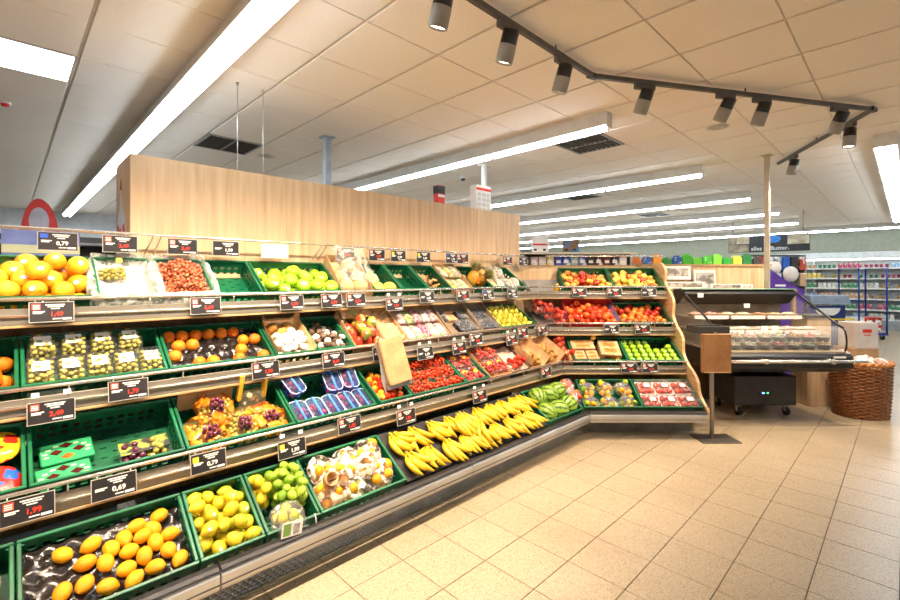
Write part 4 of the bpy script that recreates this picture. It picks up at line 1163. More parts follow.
M_ct = mat('cherry_tomato', 'c9301a', 'ea6a35', rough=.18, scale=26, coat=.4, lo=.42, hi=.58)
PCT = punnet_mesh(.125, .105, .045, M_clear, rc=.02)
for k in range(12):
    i, j = k % 4, k // 4
    t = thing('tomato_punnet', 'clear punnet heaped with red cherry tomatoes', 'tomato punnet', m @ T(.02 + i * .14, .02 + j * .12, .008 + j * .008), 'cherry tomato punnets in the third row')
    part('tray', PCT, t); part('tomatoes', heap(34, .0145, .118, .098, M_ct, 200 + k), t, T(.004, .004, .004), kind='stuff')
def berry_pack(mtx, label, group, seed, w=.115):
    t = thing('strawberry_pack', label, 'strawberry pack', mtx, group)
    part('tray', punnet_mesh(w, .165, .05, M_clear, rc=.015), t)
    part('strawberries', heap(24, .018, w - .008, .155, mat('strawberry', 'b5281f', 'd6493a', rough=.35, scale=60), seed), t, T(.004, .005, .004), kind='stuff')
    part('film', sheet_mesh(w + .002, .167, lambda x, y: .056 + .003 * mnoise.noise(Vector((x * 50, y * 50, seed))), film('pack_film_pinkish', 'cfa8a0', 'e0cfca', a1=.06, a2=.4, cover=.35, scale=40), 8, 10), t)
    part('yellow_seal', B().prism([(w / 2 + .03 * math.cos(k * PI / 8), .11 + .026 * math.sin(k * PI / 8)) for k in range(16)], .061, .063).mesh('yellow_seal', M_yel), t)
m = CRM(1, 2.8); crate(m, .3, 'small green crate of strawberry packs in the third row')
m = m @ T(0, 0, 0.035)
for k in range(4): berry_pack(m @ T(.022 + (k % 2) * .13, .02 + (k // 2) * .178, .03 + .012 * (k // 2)), 'clear strawberry pack with yellow seal in the green crate', 'strawberry packs in the green crate', 220 + k)
m = CRM(1, 3.1); m = tray_box(m, .31, .38, .09, 'cardboard tray of strawberry packs next to the green crate', hf=.05)
for k in range(4): berry_pack(m @ T(.03 + (k % 2) * .135, .02 + (k // 2) * .178, .03 + .012 * (k // 2)), 'clear strawberry pack with yellow seal in the cardboard tray', 'strawberry packs in the cardboard tray', 230 + k)
m = CRM(1, 3.42); m = tray_box(m, .27, .38, .09, 'dark cardboard tray with a few packs of red fruit', m=mat('dark_card', '3a2f28', '4f4238', rough=.7), hf=.05)
solo('paper_liner', sheet_mesh(.25, .355, lambda x, y: .012 + .03 * (abs(x - .125) / .125) ** 4 + .008 * mnoise.noise(Vector((x * 30, y * 30, 9))), mat('pinkish_paper', 'd8b9a4', 'e6cbb8', rough=.7)), 'pale paper lining the tray of red fruit', 'paper', m @ T(.01, .012, .006))
fill(m @ T(.06, .03, .03), pack(8, .03, .16, .14, 51, 14), F_ra, 'red_apple', 'dark red fruit lying on pale paper in the dark tray', 'apple', 'red fruit in the dark tray', 15)
for k, x in enumerate((3.70, 3.985)):
    m = CRM(1, x); w = .28
    m = tray_box(m, w, .38, .12, ['open cardboard box of potatoes lined with brown paper, left of the pair', 'open cardboard box of potatoes beside the corner apple bag, right of the pair'][k], hf=.06)
    solo('paper_liner', sheet_mesh(w + .01, .40, lambda x, y: .02 + .135 * (abs(x - .145) / .145) ** 6 + .12 * max(0, (y - .27) / .13) ** 2 + .012 * mnoise.noise(Vector((x * 24 + k * 7, y * 24, 2))), M_kraft, 24, 20), ['brown paper bag lining folded out over the left potato box', 'brown paper bag lining folded out over the right potato box'][k], 'paper bag', m @ T(-.005, .004, .008))
    fill(m @ T(.04, .02, .032), pack(16 if k == 0 else 34, .026, .2, .15 if k == 0 else .28, 55 + k, 14), F_po, 'potato', ['small potato at the bottom of the left paper-lined box', 'small potato in the well-filled right paper-lined box'][k], 'potato', ['potatoes in the left box', 'potatoes in the right box'][k], 16 + k)
for k in range(2):
    fruit_bag(row_m(U_CORN, 1, -.09) @ T(.0 - k * .05, .10 + k * .19, .045) @ RZ(8), .17, .19, 9, .034, F_ra + F_yr, M_fbag, 'film bag of red and white apples in the lower rack angle', 'apple bags in the lower rack angle', 240 + k)

# ================================================================== long rack, bottom row
m = CRM(0, -.57); crate(m, .6, 'green crate of striped vegetable bags at the bottom left corner')
M_sb = film('striped_bag', 'efe9e2', '6d2030', a1=.8, a2=1, scale=15)
for k in range(4):
    solo('vegetable_bag', pillow_mesh(.2, .18, .1, 250 + k, M_sb, amp=.3), 'white and dark red film bag in the bottom left corner crate', 'vegetable bag', m @ T(.46 - (k % 2) * .22, .1 + (k // 2) * .18, .03 + .02 * (k // 2)), 'bags in the bottom left corner crate')
m = CRM(0, .03); crate(m, .6, 'green crate of bright yellow lemons on a black dimpled tray')
m = m @ T(0, 0, 0.045)
solo('moulded_tray', moulded_tray(.565, .36, M_trayblk, .082), 'black dimpled tray under the bottom-row lemons', 'tray', m @ T(.014, .014, .008))
LP = [(.14, .26), (.235, .265), (.21, .19), (.275, .16), (.13, .10), (.20, .10), (.045, .05), (.30, .215), (.35, .245), (.36, .175), (.405, .285), (.42, .225), (.46, .245), (.46, .175), (.52, .19), (.41, .13), (.34, .10), (.50, .115), (.27, .055), (.44, .06), (.535, .055), (.36, .04), (.12, .03), (.495, .30)]
q = random.Random(5)
for k, (x, y) in enumerate(LP):
    solo('lemon', F_lem[k % 4], 'bright yellow lemon lying on the black bottom-row tray', 'lemon', m @ T(x, y + .02, .058) @ RZ(q.uniform(0, 360)) @ RX(90 + q.uniform(-18, 18)) @ SC(.033), 'lemons on the black tray')
m = CRM(0, .63); crate(m, .3, 'small green crate of greenish-yellow lemons in the bottom row')
def lie(mtx, pts, meshes, name, label, cat, group, seed, stick=0):
    q = random.Random(seed)
    for (x, y, z, r) in pts:
        rot = RZ(q.uniform(0, 360)) @ RX(90 + q.uniform(-40, 40))
        o = solo(name, meshes[q.randrange(len(meshes))], label, cat, mtx @ T(x, y, z) @ rot @ SC(r * .95), group)
        if q.random() < stick:
            v = (mtx @ rot).to_3x3().inverted() @ (mtx.to_3x3() @ Vector((q.uniform(-.3, .3), -.6, .8)))
            part('sticker', STK, o, v.to_track_quat('Z', 'Y').to_matrix().to_4x4() @ SC(1.0))
lie(m @ T(IN, IN, .006), pack(46, .035, .27, .365, 61, 12), F_yl, 'lemon', 'greenish-yellow lemon in the small bottom-row crate', 'lemon', 'greenish lemons in the bottom row', 17, .35)
m = CRM(0, .93); crate(m, .3, 'small green crate of limes and lemon bags in the bottom row')
m = m @ T(0, 0, 0.03)
lie(m @ T(.10, .12, .02), pack(44, .027, .18, .245, 62, 12), F_lime, 'lime', 'lime in the crate with the hanging white label', 'lime', 'limes in the bottom row', 18, .1)
lie(m @ T(IN, .18, .02), pack(8, .03, .085, .18, 63, 12), F_yl, 'lemon', 'yellow lemon beside the limes', 'lemon', 'yellow lemons beside the limes', 19)
M_cnet = film('clear_net_bag', 'f2e7c8', 'ffffff', a1=.1, a2=.7, cover=.3, scale=20)
fruit_bag(m @ T(.13, .05, .055) @ RZ(5) @ RX(-8), .17, .16, 7, .029, F_yl, M_cnet, 'net bag of lemons with white label hanging over the crate front', None, 66, 'lemon_net')
t = thing('bag_label', 'white and green printed label hanging on the lemon net bag', 'label', m @ T(.05, -.045, .11) @ RX(60) @ RZ(-6))
part('card', card_mesh(.11, .075, MLAB, 'card', .002), t); part('green_field', card_mesh(.04, .06, FPG, 'green_field', .0008), t, T(.008, .008, .002))
part('grey_block', card_mesh(.035, .05, mat('grey_print', '8e8a86', 'c9c5c0', rough=.6, scale=40), 'grey_block', .0008), t, T(.06, .01, .002))
t = thing('paper_tag', 'small white tag on a string hanging from the lime crate', 'tag', m @ T(.262, -.035, .06) @ RY(12) @ RZ(10))
part('card', B().box(-.012, .012, -.002, 0, -.075, -.02).mesh('card', MLAB, bevel=.003), t)
part('string', B().tube([(0, 0, -.02), (-.01, .01, .03), (-.02, .04, .07)], .003, 6).mesh('string', M_white), t)
m = CRM(0, 1.23); crate(m, .6, 'green crate heaped with white-wrapped lemon nets')
m = m @ T(0, 0, 0.03)
M_wnet = film('white_print_net', 'd8cdc0', 'efe8df', a1=.06, a2=.92, cover=.52, scale=22)
M_rnet = film('red_brown_net', 'b84a26', 'f2d7b0', a1=.2, a2=.85, cover=.5, scale=16)
F_net = F_lem[:3] + F_yl[:1]
for k, (x, y, z, rz, fm) in enumerate(((.10, .10, .01, 20, M_rnet), (.26, .09, .015, -10, M_wnet), (.42, .09, .015, 12, M_wnet), (.53, .12, .01, -30, M_wnet), (.13, .25, .04, -18, M_wnet), (.30, .25, .05, 25, M_wnet), (.46, .26, .05, -8, M_wnet), (.22, .17, .085, 40, M_wnet), (.37, .17, .085, -32, M_wnet))):
    x = min(max(x, .1), .49); fruit_bag(m @ T(x, y + .02, z) @ RZ(rz), .16, .17, 6, .031, F_net, fm, ['net of lemons with red-brown print at the left of the wide lemon crate', 'net of lemons wrapped in white print in the wide lemon crate'][k > 0], 'lemon nets in the bottom row', 270 + k, 'lemon_net')
t = thing('kraft_cup', 'round kraft label sleeve standing in the wide lemon crate', 'label', m @ T(.1, .16, .15) @ RX(35))
part('sleeve', B().lathe([(.036, 0), (.04, .05), (.036, .05), (.033, 0)], 16).mesh('sleeve', M_kraft), t)
part('slot', B().box(-.02, .02, -.012, -.006, .05, .052).mesh('slot', M_black), t)

# bananas on the bare rubber deck
M_ban = mat('banana_peel', 'cc9f12', 'e6bf2c', rough=.42, rnd=.5, scale=5, lo=.3, hi=.7)
M_bant = mat('banana_tip', '4a3a1e', '6b5a2a', rough=.7)
M_bang = mat('banana_stalk', '9a9a2c', 'b8a83a', rough=.6)
def banana_mesh(bend, ln=.21):
    """crescent lying in the deck plane: leaves the crown along -y and bends towards +x"""
    pts = []; n = 14; x = y = 0.0
    for i in range(n + 1):
        t = i / n; pts.append((x, y, .016 * math.sin(PI * t)))
        a = R(-14) + R(bend) * max(0, t - .12); x += ln / n * math.sin(a); y -= ln / n * math.cos(a)
    rs = [.0065, .007, .0085, .0135, .0175, .0195, .0205, .021, .021, .0205, .0195, .0175, .014, .0095, .006]
    b = B().tube(pts, rs, 8, 0); p = Vector(pts[-1]); d = (Vector(pts[-1]) - Vector(pts[-2])).normalized()
    b.tube([p - d * .002, p + d * .01], [.0062, .005], 7, 1)
    return b.mesh('banana', [M_ban, M_bant])
BAN = [banana_mesh(85), banana_mesh(70, .22), banana_mesh(100, .205)]
CROWN = B().tube([(-.005, .025, .004), (0, .008, .004), (.002, -.012, .004)], [.009, .013, .015], 8).mesh('crown', M_bang)
def banana_hand(mtx, n, label, seed):
    q = random.Random(seed)
    t = thing('banana_bunch', label, 'bananas', mtx, 'banana bunches in the bottom row')
    part('crown', CROWN, t)
    for i in range(n):
        f = i - (n - 1) / 2
        part('banana', BAN[q.randrange(3)], t, T(f * .012, 0, .004 + (i % 2) * .006 + i * .004) @ RZ(f * 15 + q.uniform(-3, 3)) @ RY(q.uniform(-14, 4)) @ RX(q.uniform(-3, 3)))
m = CRM(0, 0) @ T(0, 0, .105)
part('banana_platform', B().box(1.84, 3.455, .0, .41, -.012, 0).mesh('banana_platform', M_rubber, bevel=.003), bpy.data.objects['produce_rack'], U_MAIN.inverted() @ m)
BL = 'yellow banana bunch on the black deck, '
hands = []
xs = [1.93, 2.10, 2.28, 2.46, 2.63, 2.80, 2.96, 3.12, 3.27, 3.38]
for k, x in enumerate(xs):
    hands.append((x, .355, rd.uniform(-22, 18), rd.choice((4, 5, 5)), .022, 'back row'))
for k, x in enumerate([1.95, 2.13, 2.31, 2.50, 2.67, 2.84, 3.0, 3.15, 3.29]):
    hands.append((x, .175, rd.uniform(-25, 22), rd.choice((4, 5, 4)), .022, 'front row'))
for k, (x, y, rz, n, z, w) in enumerate(hands):
    nm = BL + w + (' by the lemon nets' if x < 2.0 else ' by the watermelons' if x > 3.25 else '')
    banana_hand(m @ T(x, y, z) @ RZ(rz), n, nm, 300 + k)
banana_hand(m @ T(2.53, .31, .075) @ RZ(-5) @ RX(8), 4, 'bunch of four bananas lying on top of the others in the middle', 333)
banana_hand(m @ T(2.70, .21, .07) @ RZ(-50) @ RX(6), 3, 'small bunch of three bananas turned sideways at the front', 334)

# watermelons
def melon_stripes():
    m = mat('striped_watermelon', '4f8a2e', 'a9c653', rough=.35, scale=3)
    nt = m.node_tree; N = nt.nodes; L = nt.links; b = N['Principled BSDF']
    tc = N.new('ShaderNodeTexCoord'); gr = N.new('ShaderNodeTexGradient'); gr.gradient_type = 'RADIAL'; L.new(tc.outputs['Object'], gr.inputs[0])
    no = N.new('ShaderNodeTexNoise'); no.inputs['Scale'].default_value = 4; no.inputs['Detail'].default_value = 4; L.new(tc.outputs['Object'], no.inputs['Vector'])
    ma = N.new('ShaderNodeMath'); ma.operation = 'MULTIPLY'; ma.inputs[1].default_value = 11; L.new(gr.outputs['Fac'], ma.inputs[0])
    mb = N.new('ShaderNodeMath'); mb.operation = 'MULTIPLY_ADD'; mb.inputs[1].default_value = 1.1; L.new(no.outputs['Fac'], mb.inputs[0]); L.new(ma.outputs[0], mb.inputs[2])
    pp = N.new('ShaderNodeMath'); pp.operation = 'PINGPONG'; pp.inputs[1].default_value = .5; L.new(mb.outputs[0], pp.inputs[0])
    rp = N.new('ShaderNodeValToRGB'); e = rp.color_ramp.elements
    e[0].position = .1; e[0].color = (*hexc('27501a'), 1); e[1].position = .28; e[1].color = (*hexc('8fae38'), 1)
    L.new(pp.outputs[0], rp.inputs[0]); L.new(rp.outputs[0], b.inputs['Base Color'])
    return m
M_wm = melon_stripes()
F_wm = [fruit('watermelon', M_wm, 'melon', seed=i, n=24, k=16, stem=M_gstem) for i in range(2)]
m = CRM(0, 3.47); crate(m, .6, 'green crate of striped watermelons at the corner of the bottom row')
m = m @ T(0, 0, 0.02)
for k, (x, y, z) in enumerate(((.10, .11, .092), (.285, .10, .092), (.47, .11, .092), (.16, .285, .10), (.345, .28, .10), (.50, .29, .10))):
    solo('watermelon', F_wm[k % 2], 'small striped watermelon in the corner crate, ' + ('front row' if k < 3 else 'back row'), 'watermelon', m @ T(x, y, z) @ RZ(k * 50) @ RX(60 + k * 13) @ SC(.093), 'watermelons at the corner')
for k in range(2):
    fruit_bag(row_m(U_CORN, 0, -.10) @ T(.0 - k * .05, .16 + k * .15, .06) @ RZ(10), .15, .16, 7, .03, F_tm, film('clear_bag', 'ffffff', 'f4f4f4', a1=.15, a2=.6, cover=.4, scale=16), 'clear film bag of tomatoes wedged between the watermelons and the corner rack', 'tomato bags in the bottom rack angle', 290 + k)

# ================================================================== corner rack
def CRC(r, x): return row_m(U_CORN, r, x)
for x, F, lb, g, sd in ((-.042, F_ry, 'red and yellow apple in the left top crate of the corner rack', 'apples in the left top corner crate', 401), (.556, F_yr, 'yellow and red apple in the right top crate of the corner rack', 'apples in the right top corner crate', 402)):
    m = CRC(3, x); crate(m, .6, 'green crate of ' + ('red' if sd == 401 else 'yellow-red') + ' apples on top of the corner rack')
    fill(m @ T(IN, IN, .005), pack(52, .039, .57, .365, sd, 20), F, 'apple', lb, 'apple', g, sd, upright=True)
m = CRC(2, -.04)
M_redbox = mat('red_box', 'b5231d', 'cf352b', rough=.5)
m = tray_box(m, .59, .385, .14, 'red box of orange-red tomatoes on the corner rack', m=M_redbox, name='red_box', hf=.075)
M_purp = mat('purple_tissue', '6a5a90', '8474a8', rough=.7)
solo('purple_tissue', sheet_mesh(.57, .365, lambda x, y: .012 + .09 * (abs(x - .285) / .285) ** 12 + .004 * math.sin(x * 70), M_purp), 'purple tissue lining the red tomato box', 'paper', m @ T(.01, .01, .006))
fill(m @ T(.02, .012, .02), pack(50, .037, .55, .36, 403, 15), F_tm, 'tomato', 'orange-red tomato in the red box', 'tomato', 'tomatoes in the red box', 403, upright=True)
m = CRC(2, .556); crate(m, .6, 'green crate of red-yellow nectarines on the corner rack')
fill(m @ T(IN, IN, .005), pack(64, .038, .57, .365, 404, 15), F_ne, 'nectarine', 'red-yellow nectarine in the corner rack crate', 'nectarine', 'nectarines on the corner rack', 404)
m = CRC(1, -.042); crate(m, .6, 'green crate of cardboard fruit packs on the corner rack')
m = m @ T(0, 0, 0.045)
def card_pack(mtx, w, d, h, label, seed):
    t = thing('fruit_carton', label, 'fruit pack', mtx, 'cardboard packs on the corner rack')
    part('sleeve', B().box(0, w, 0, d, 0, h).mesh('sleeve', M_kraft, bevel=.006), t)
    part('cut_out', B().box(w * .2, w * .8, -.002, .0, h * .3, h * .75).mesh('cut_out', mat('cutout_dark', '7a3b1c', 'b9702e', rough=.5)), t)
    for yy in (.18, .58):
        part('top_window', B().prism(rounded(w * .6, d * .24, .012), 0, .0012).mesh('top_window', mat('cutout_fruit', '8f4a20', 'd9a048', rough=.4, scale=30)), t, T(w * .2, d * yy, h))
card_pack(m @ T(.03, .20, .01), .26, .15, .085, 'wide brown cardboard pack at the back left of its crate', 1)
card_pack(m @ T(.03, .04, .008), .125, .14, .075, 'small brown cardboard pack at the front left of its crate', 2)
card_pack(m @ T(.17, .04, .008), .125, .14, .075, 'small brown cardboard pack in the middle front of its crate', 3)
card_pack(m @ T(.32, .09, .02) @ RZ(-6), .22, .25, .085, 'big brown cardboard pack at the right of its crate', 4)
fill(m @ T(.3, .02, .005), [(.20, .03, .03, .034), (.0, .33, .12, .034)], F_yr, 'apple', 'single yellow-red apple next to the cardboard packs', 'apple', 'loose apples by the cardboard packs', 405)
m = CRC(1, .556); crate(m, .6, 'green crate of pale green apples in rows on the corner rack')
m = m @ T(0, 0, 0.055)
for i in range(7):
    for j in range(5):
        if (i, j) in ((4, 4), (5, 4), (6, 4), (4, 3), (5, 3)): continue
        fill(m, [(.055 + i * .08, .05 + j * .072, .045, .035)], F_ga, 'green_apple', 'pale green apple lying in rows on the corner rack', 'apple', 'pale green apples on the corner rack', 500 + i * 5 + j, stick=.5, upright=True)
m = CRC(0, -.042); crate(m, .6, 'green crate of lemon nets with dark labels at the foot of the corner rack')
m = m @ T(0, 0, 0.03)
M_lnet = film('clear_lemon_net', 'f4efe0', 'ffffff', a1=.1, a2=.5, cover=.3, scale=16)
for k in range(6):
    i, j = k % 3, k // 3
    t = thing('lemon_net', 'net of yellow and green lemons with a dark label band', 'lemon net', m @ T(.10 + i * .19, .105 + j * .18, .01 + j * .02) @ RZ((-8, 5, 12)[i]), 'lemon nets on the corner rack')
    for (x, y, z, r) in pack(8, .03, .15, .15, 420 + k, 8, 60): part('lemon', (F_yl + F_lem + F_lime[:1])[rd.randrange(9)], t, T(x - .075, y - .075, z) @ rrot(rd) @ SC(r * .95))
    part('film', pillow_mesh(.18, .18, .115, 420 + k, M_lnet, 'film', amp=.1), t)
    part('label_band', B().box(-.055, .055, -.03, .03, .09, .094).mesh('label_band', mat('label_dark', '2e3348', '565c74', rough=.4, scale=30), bevel=.001), t, RX(-8))
m = CRC(0, .556); crate(m, .6, 'green crate of red apple trays at the foot of the corner rack')
m = m @ T(0, 0, 0.055)
for k in range(6):
    i, j = k % 3, k // 3
    t = thing('apple_tray', 'film-wrapped tray of six red apples with white label', 'apple tray', m @ T(.018 + i * .188, .02 + j * .18, .012 + j * .01), 'apple trays on the corner rack')
    part('tray', punnet_mesh(.178, .165, .035, mat('white_tray', 'e9e4dc', 'f5f1ea', rough=.5)), t)
    for a in range(3):
        for c in range(2):
            part('apple', F_ra[(a + c) % 3], t, T(.033 + a * .056, .045 + c * .074, .04) @ rrot(rd) @ SC(.03, .034, .032))
    part('film', sheet_mesh(.182, .168, lambda x, y: .074 + .006 * math.sin(x * 110) * math.sin(y * 80), film('tray_film', 'd8c4be', 'e8dcd8', a1=.05, a2=.35, cover=.33, scale=30), 12, 10), t)
    part('label', card_mesh(.06, .045, MLAB), t, T(.07, .06, .082))

# ================================================================== price tags
P3 = BUMP_P + 1.108
def rt(u, price, what, kind='red'): rail_tag(U_MAIN, Xp(u, P3), price, 'price tag reading ' + price + ' on the rail above ' + what, kind)
rt(38, '0,79', 'the large grapefruit', 'blue'); rt(103, '2,49', 'the white paper-lined crate'); rt(168, '3,49', 'the red grapes'); rt(213, '1,99', 'the empty crate beside the grapes', 'plain')
rt(337, '2,99', 'the film-covered melons'); rt(369, '1,99', 'the yellow melons'); rt(391, '2,99', 'the empty crate beside the melons', 'bio'); rt(417, '1,49', 'the ginger', 'bio')
rt(446, '1,79', 'the wrapped vegetables', 'blue'); rt(457, '1,99', 'the pineapples'); rt(503, '0,99', 'the left garlic nets'); rt(519, '1,29', 'the right garlic nets', 'plain')
def tg(r, u, price, what, kind='red', low=False):
    row_tag(U_MAIN, r, Xr(u, r), price, 'price tag reading ' + price + ' below ' + what, kind, low)
tg(3, 29, '1,49', 'the large grapefruit'); tg(3, 188, '3,49', 'the red grapes in the film-lined crate', 'red'); tg(3, 277, '1,99', 'the left side of the big green apples'); tg(3, 318, '1,99', 'the right side of the big green apples')
tg(3, 343, '2,99', 'the brown box of pale melons'); tg(3, 382, '1,99', 'the yellow melons', 'red', True); tg(3, 416, '1,49', 'the ginger crate', 'plain'); tg(3, 453, '1,99', 'the wrapped vegetable tray'); tg(3, 479, '1,79', 'the pineapple crate', 'blue'); tg(3, 504, '0,99', 'the garlic crate', 'plain')
tg(2, 27, '2,49', 'the left white grape boxes', 'red', True); tg(2, 107, '1,79', 'the right white grape boxes'); tg(2, 249, '1,99', 'the oranges on the black tray'); tg(2, 319, '2,49', 'the white mushrooms'); tg(2, 369, '1,99', 'the mangoes', 'plain')
tg(2, 413, '1,49', 'the pink wrapped packs', 'plain', True); tg(2, 448, '2,99', 'the wide wooden berry tray', 'red', True); tg(2, 466, '1,99', 'the middle of the wooden berry tray'); tg(2, 502, '2,49', 'the narrow wooden berry tray', 'red', True); tg(2, 514, '1,99', 'the pears'); tg(2, 534, '1,79', 'the corner apple bags')
tg(1, 0, '1,99', 'the colourful packs at the left edge'); tg(1, 90, '0,69', 'the nearly empty crate', 'plain'); tg(1, 188, '0,79', 'the left orange grape bags', 'bio'); tg(1, 274, '1,99', 'the right orange grape bags', 'bio', True); tg(1, 334, '1,49', 'the plum punnets'); tg(1, 392, '1,99', 'the mixed tomatoes', 'red', True); tg(1, 468, '1,79', 'the cherry tomatoes', 'red', True); tg(1, 537, '1,49', 'the potato boxes')
for r, x, p, w, kd in ((3, .04, '1,99', 'the left end of the top corner row', 'red'), (3, .45, '2,49', 'the left top corner apples', 'red'), (3, .85, '1,99', 'the right top corner apples', 'plain'), (2, .35, '1,49', 'the red tomato box', 'plain'), (2, .7, '2,49', 'the nectarines', 'red'), (1, .45, '1,99', 'the cardboard fruit packs', 'red'), (1, .67, '1,79', 'the pale green apples', 'red')):
    row_tag(U_CORN, r, x, p, 'price tag reading ' + p + ' below ' + w, kd)
for x, p, w in ((.0, '1,99', 'the gap beside the garlic'), (.45, '2,49', 'the left top corner crate')):
    pass
# blank white card on the header rail
solo('blank_card', B().box(0, .2, -.001, .001, -.1, 0).mesh('blank_card', M_paper), 'blank white card hanging from the rail in front of the header', 'card', U_MAIN @ T(Xp(262, P3), 1.115, 1.85))

# paper-bag holder hanging in front of the second row
t = thing('paper_bag_holder', 'kraft paper bag stack on a grey holder hanging in front of the mangoes', 'paper bags', U_MAIN @ T(2.06, .50, .985) @ RZ(-18) @ RX(-14) @ RY(-11))
part('bag_stack', B().box(-.09, .09, -.05, .0, -.17, .17).mesh('bag_stack', mat('pale_kraft', 'b08a5c', 'c49d6e', rough=.7, scale=12), bevel=.004), t)
part('side_gusset', B().box(-.094, -.0905, -.045, .05, -.15, .16).mesh('side_gusset', M_card), t)
part('holder_plate', B().box(-.1, .1, .002, .012, -.2, .17).mesh('holder_plate', M_grey, bevel=.003), t)
part('holder_wing', B().prism([(-.12, -.24), (-.1, -.1), (-.1, .05), (-.13, -.12)], .0, .006, mtx=Matrix(((1, 0, 0, 0), (0, 0, 1, 0), (0, 1, 0, 0), (0, 0, 0, 1)))).mesh('holder_wing', M_grey), t)
part('hook', B().tube([(0, .01, .15), (0, .06, .19), (0, .12, .12)], .006, 6).mesh('hook', M_steel), t)
solo('juice_bottle_pack', B().lathe([(.0001, 0), (.035, 0), (.037, .01), (.037, .07), (.014, .1), (.014, .115), (.0001, .115)], 16).mesh('juice_bottle_pack', mat('yellow_blue_print', 'efb52a', '2a5fc4', rough=.3, scale=14, lo=.5, hi=.55)), 'small yellow and blue bottle on the empty metal slope of the corner rack', 'bottle', CRC(3, -.10) @ T(0, .08, 0))

# ================================================================== chilled counter
def cam_m(xc, d, z=0.0): return T(cw(xc, d, z)) @ ROT_C          # local x to the right, y away
PX = Matrix(((0, 0, 1, 0), (1, 0, 0, 0), (0, 1, 0, 0), (0, 0, 0, 1)))   # (y, z) profile extruded along x
M_cblk = mat('counter_black', '171514', '201d1c', rough=.35)
M_glass = mat('counter_glass', 'ffffff', 'f3f7f6', rough=.03, alpha=.09, spec=.8)
M_inner = mat('counter_liner', '8f7f68', 'a39278', rough=.45)
M_strip = mat('white_strip', 'e4e2de', 'f0eeea', rough=.4)
t = thing('chilled_counter', 'black chilled counter with curved glass front and metal bumper rail', 'chilled counter', cam_m(2.9, 4.74))
CWD = 1.40
part('lower_body', B().prism([(.10, .79), (.06, .76), (.06, .64), (.16, .58), (1.15, .58), (1.15, .79)], 0, CWD, mtx=PX).mesh('lower_body', M_cblk, bevel=.006), t)
part('deck', B().box(.03, CWD - .03, .12, 1.12, .79, .805).mesh('deck', M_inner), t)
part('back_wall', B().box(.02, CWD - .02, 1.11, 1.15, .805, 1.46).mesh('back_wall', M_inner), t)
part('canopy', B().prism([(.86, 1.43), (.84, 1.40), (.98, 1.28), (1.11, 1.26), (1.11, 1.455), (.9, 1.455)], 0, CWD, mtx=PX).mesh('canopy', M_cblk, bevel=.004), t)
part('canopy_trim', B().box(0, CWD, .86, 1.15, 1.457, 1.465).mesh('canopy_trim', mat('green_trim', '6d9c86', '86b39c', rough=.3)), t)
prof = [(.17, .79), (.15, .84), (.143, .90), (.15, .97), (.165, 1.02), (.19, 1.05), (.25, 1.065)]
inn = [(y + .006, z - .001) for y, z in prof][::-1]
part('curved_glass', B().prism(prof + inn, .012, CWD - .012, mtx=PX).mesh('curved_glass', M_glass), t)
side = prof + [(.25, 1.075), (1.10, 1.455), (1.11, .8)]
for x in (0.001, CWD - .007): part('side_glass', B().prism(side, x, x + .006, mtx=PX).mesh('side_glass', M_glass), t)
for x in (.004, CWD - .004):
    part('side_frame', B().tube([(x, .19, 1.055), (x, .25, 1.08), (x, .95, 1.465)], .012, 8).mesh('side_frame', M_cblk), t)
    part('front_frame', B().tube([(x, y, z) for y, z in prof], .009, 8).mesh('front_frame', M_cblk), t)
for (y, z) in ((.70, 1.13), (.42, .985)):
    s_ = part('shelf', B().box(.03, CWD - .03, y, 1.10, z - .012, z).mesh('shelf', M_inner, bevel=.002), t)
    for k in range(3): part('price_strip', B().box(.05 + k * .44, .46 + k * .44, y - .006, y - .001, z - .025, z + .018).mesh('price_strip', M_strip), s_)
for (x, z, y) in ((.70, 1.035, .30), (.58, 1.035, .30), (.66, 1.26, .72), (.16, 1.38, .83)):
    part('price_card', B().box(x, x + .07, y, y + .003, z - .02, z + .03).mesh('price_card', MLAB), t)
part('bumper_rail', B().tube([(-.02, -.03, .726), (CWD + .06, -.03, .726)], .017, 12).mesh('bumper_rail', M_chrome), t)
for x in (.40, 1.10): part('rail_mount', B().tube([(x, -.02, .726), (x, .07, .726)], .02, 10).lathe([(.03, 0), (.026, .02), (.0001, .024)], 14, mtx=T(x, -.03, .726) @ RX(90)).mesh('rail_mount', M_chrome), t)
part('rating_plate', B().box(CWD - .22, CWD - .09, .053, .058, .745, .765).mesh('rating_plate', M_strip), t)
c_ = part('compressor_box', B().box(.38, 1.10, .46, .98, .13, .47).mesh('compressor_box', mat('compressor_grey', '2b2827', '383433', rough=.45), bevel=.008), t)
dp = part('display', B().box(.64, .80, .45, .46, .255, .295).mesh('display', M_black), c_)
part('support_leg', B().box(.42, .50, .60, .68, .47, .58).box(.98, 1.06, .60, .68, .47, .58).box(.42, 1.06, .86, .92, .47, .58).mesh('support_leg', M_dgrey), t)
M_led1, M_led2 = mat('led_blue', (.15, .3, 1.0), emit=4.0), mat('led_green', (.1, .9, .3), emit=2.0)
solo_led = part('blue_led', B().box(.69, .72, .446, .45, .268, .284).mesh('blue_led', M_led1), c_); part('green_led', B().box(.745, .765, .446, .45, .268, .284).mesh('green_led', M_led2), c_)
def caster(parent, x, y, r=.05):
    c = part('caster', B().tube([(x - .015, y, r), (x + .015, y, r)], r, 14).mesh('caster', M_black), parent)
    part('fork', B().box(x - .022, x - .017, y - .02, y + .02, r, r + .08).box(x + .017, x + .022, y - .02, y + .02, r, r + .08).box(x - .03, x + .03, y - .03, y + .03, r + .075, r + .085).mesh('fork', M_steel), c)
for x in (.46, 1.02):
    for y in (.52, .92): caster(t, x, y)
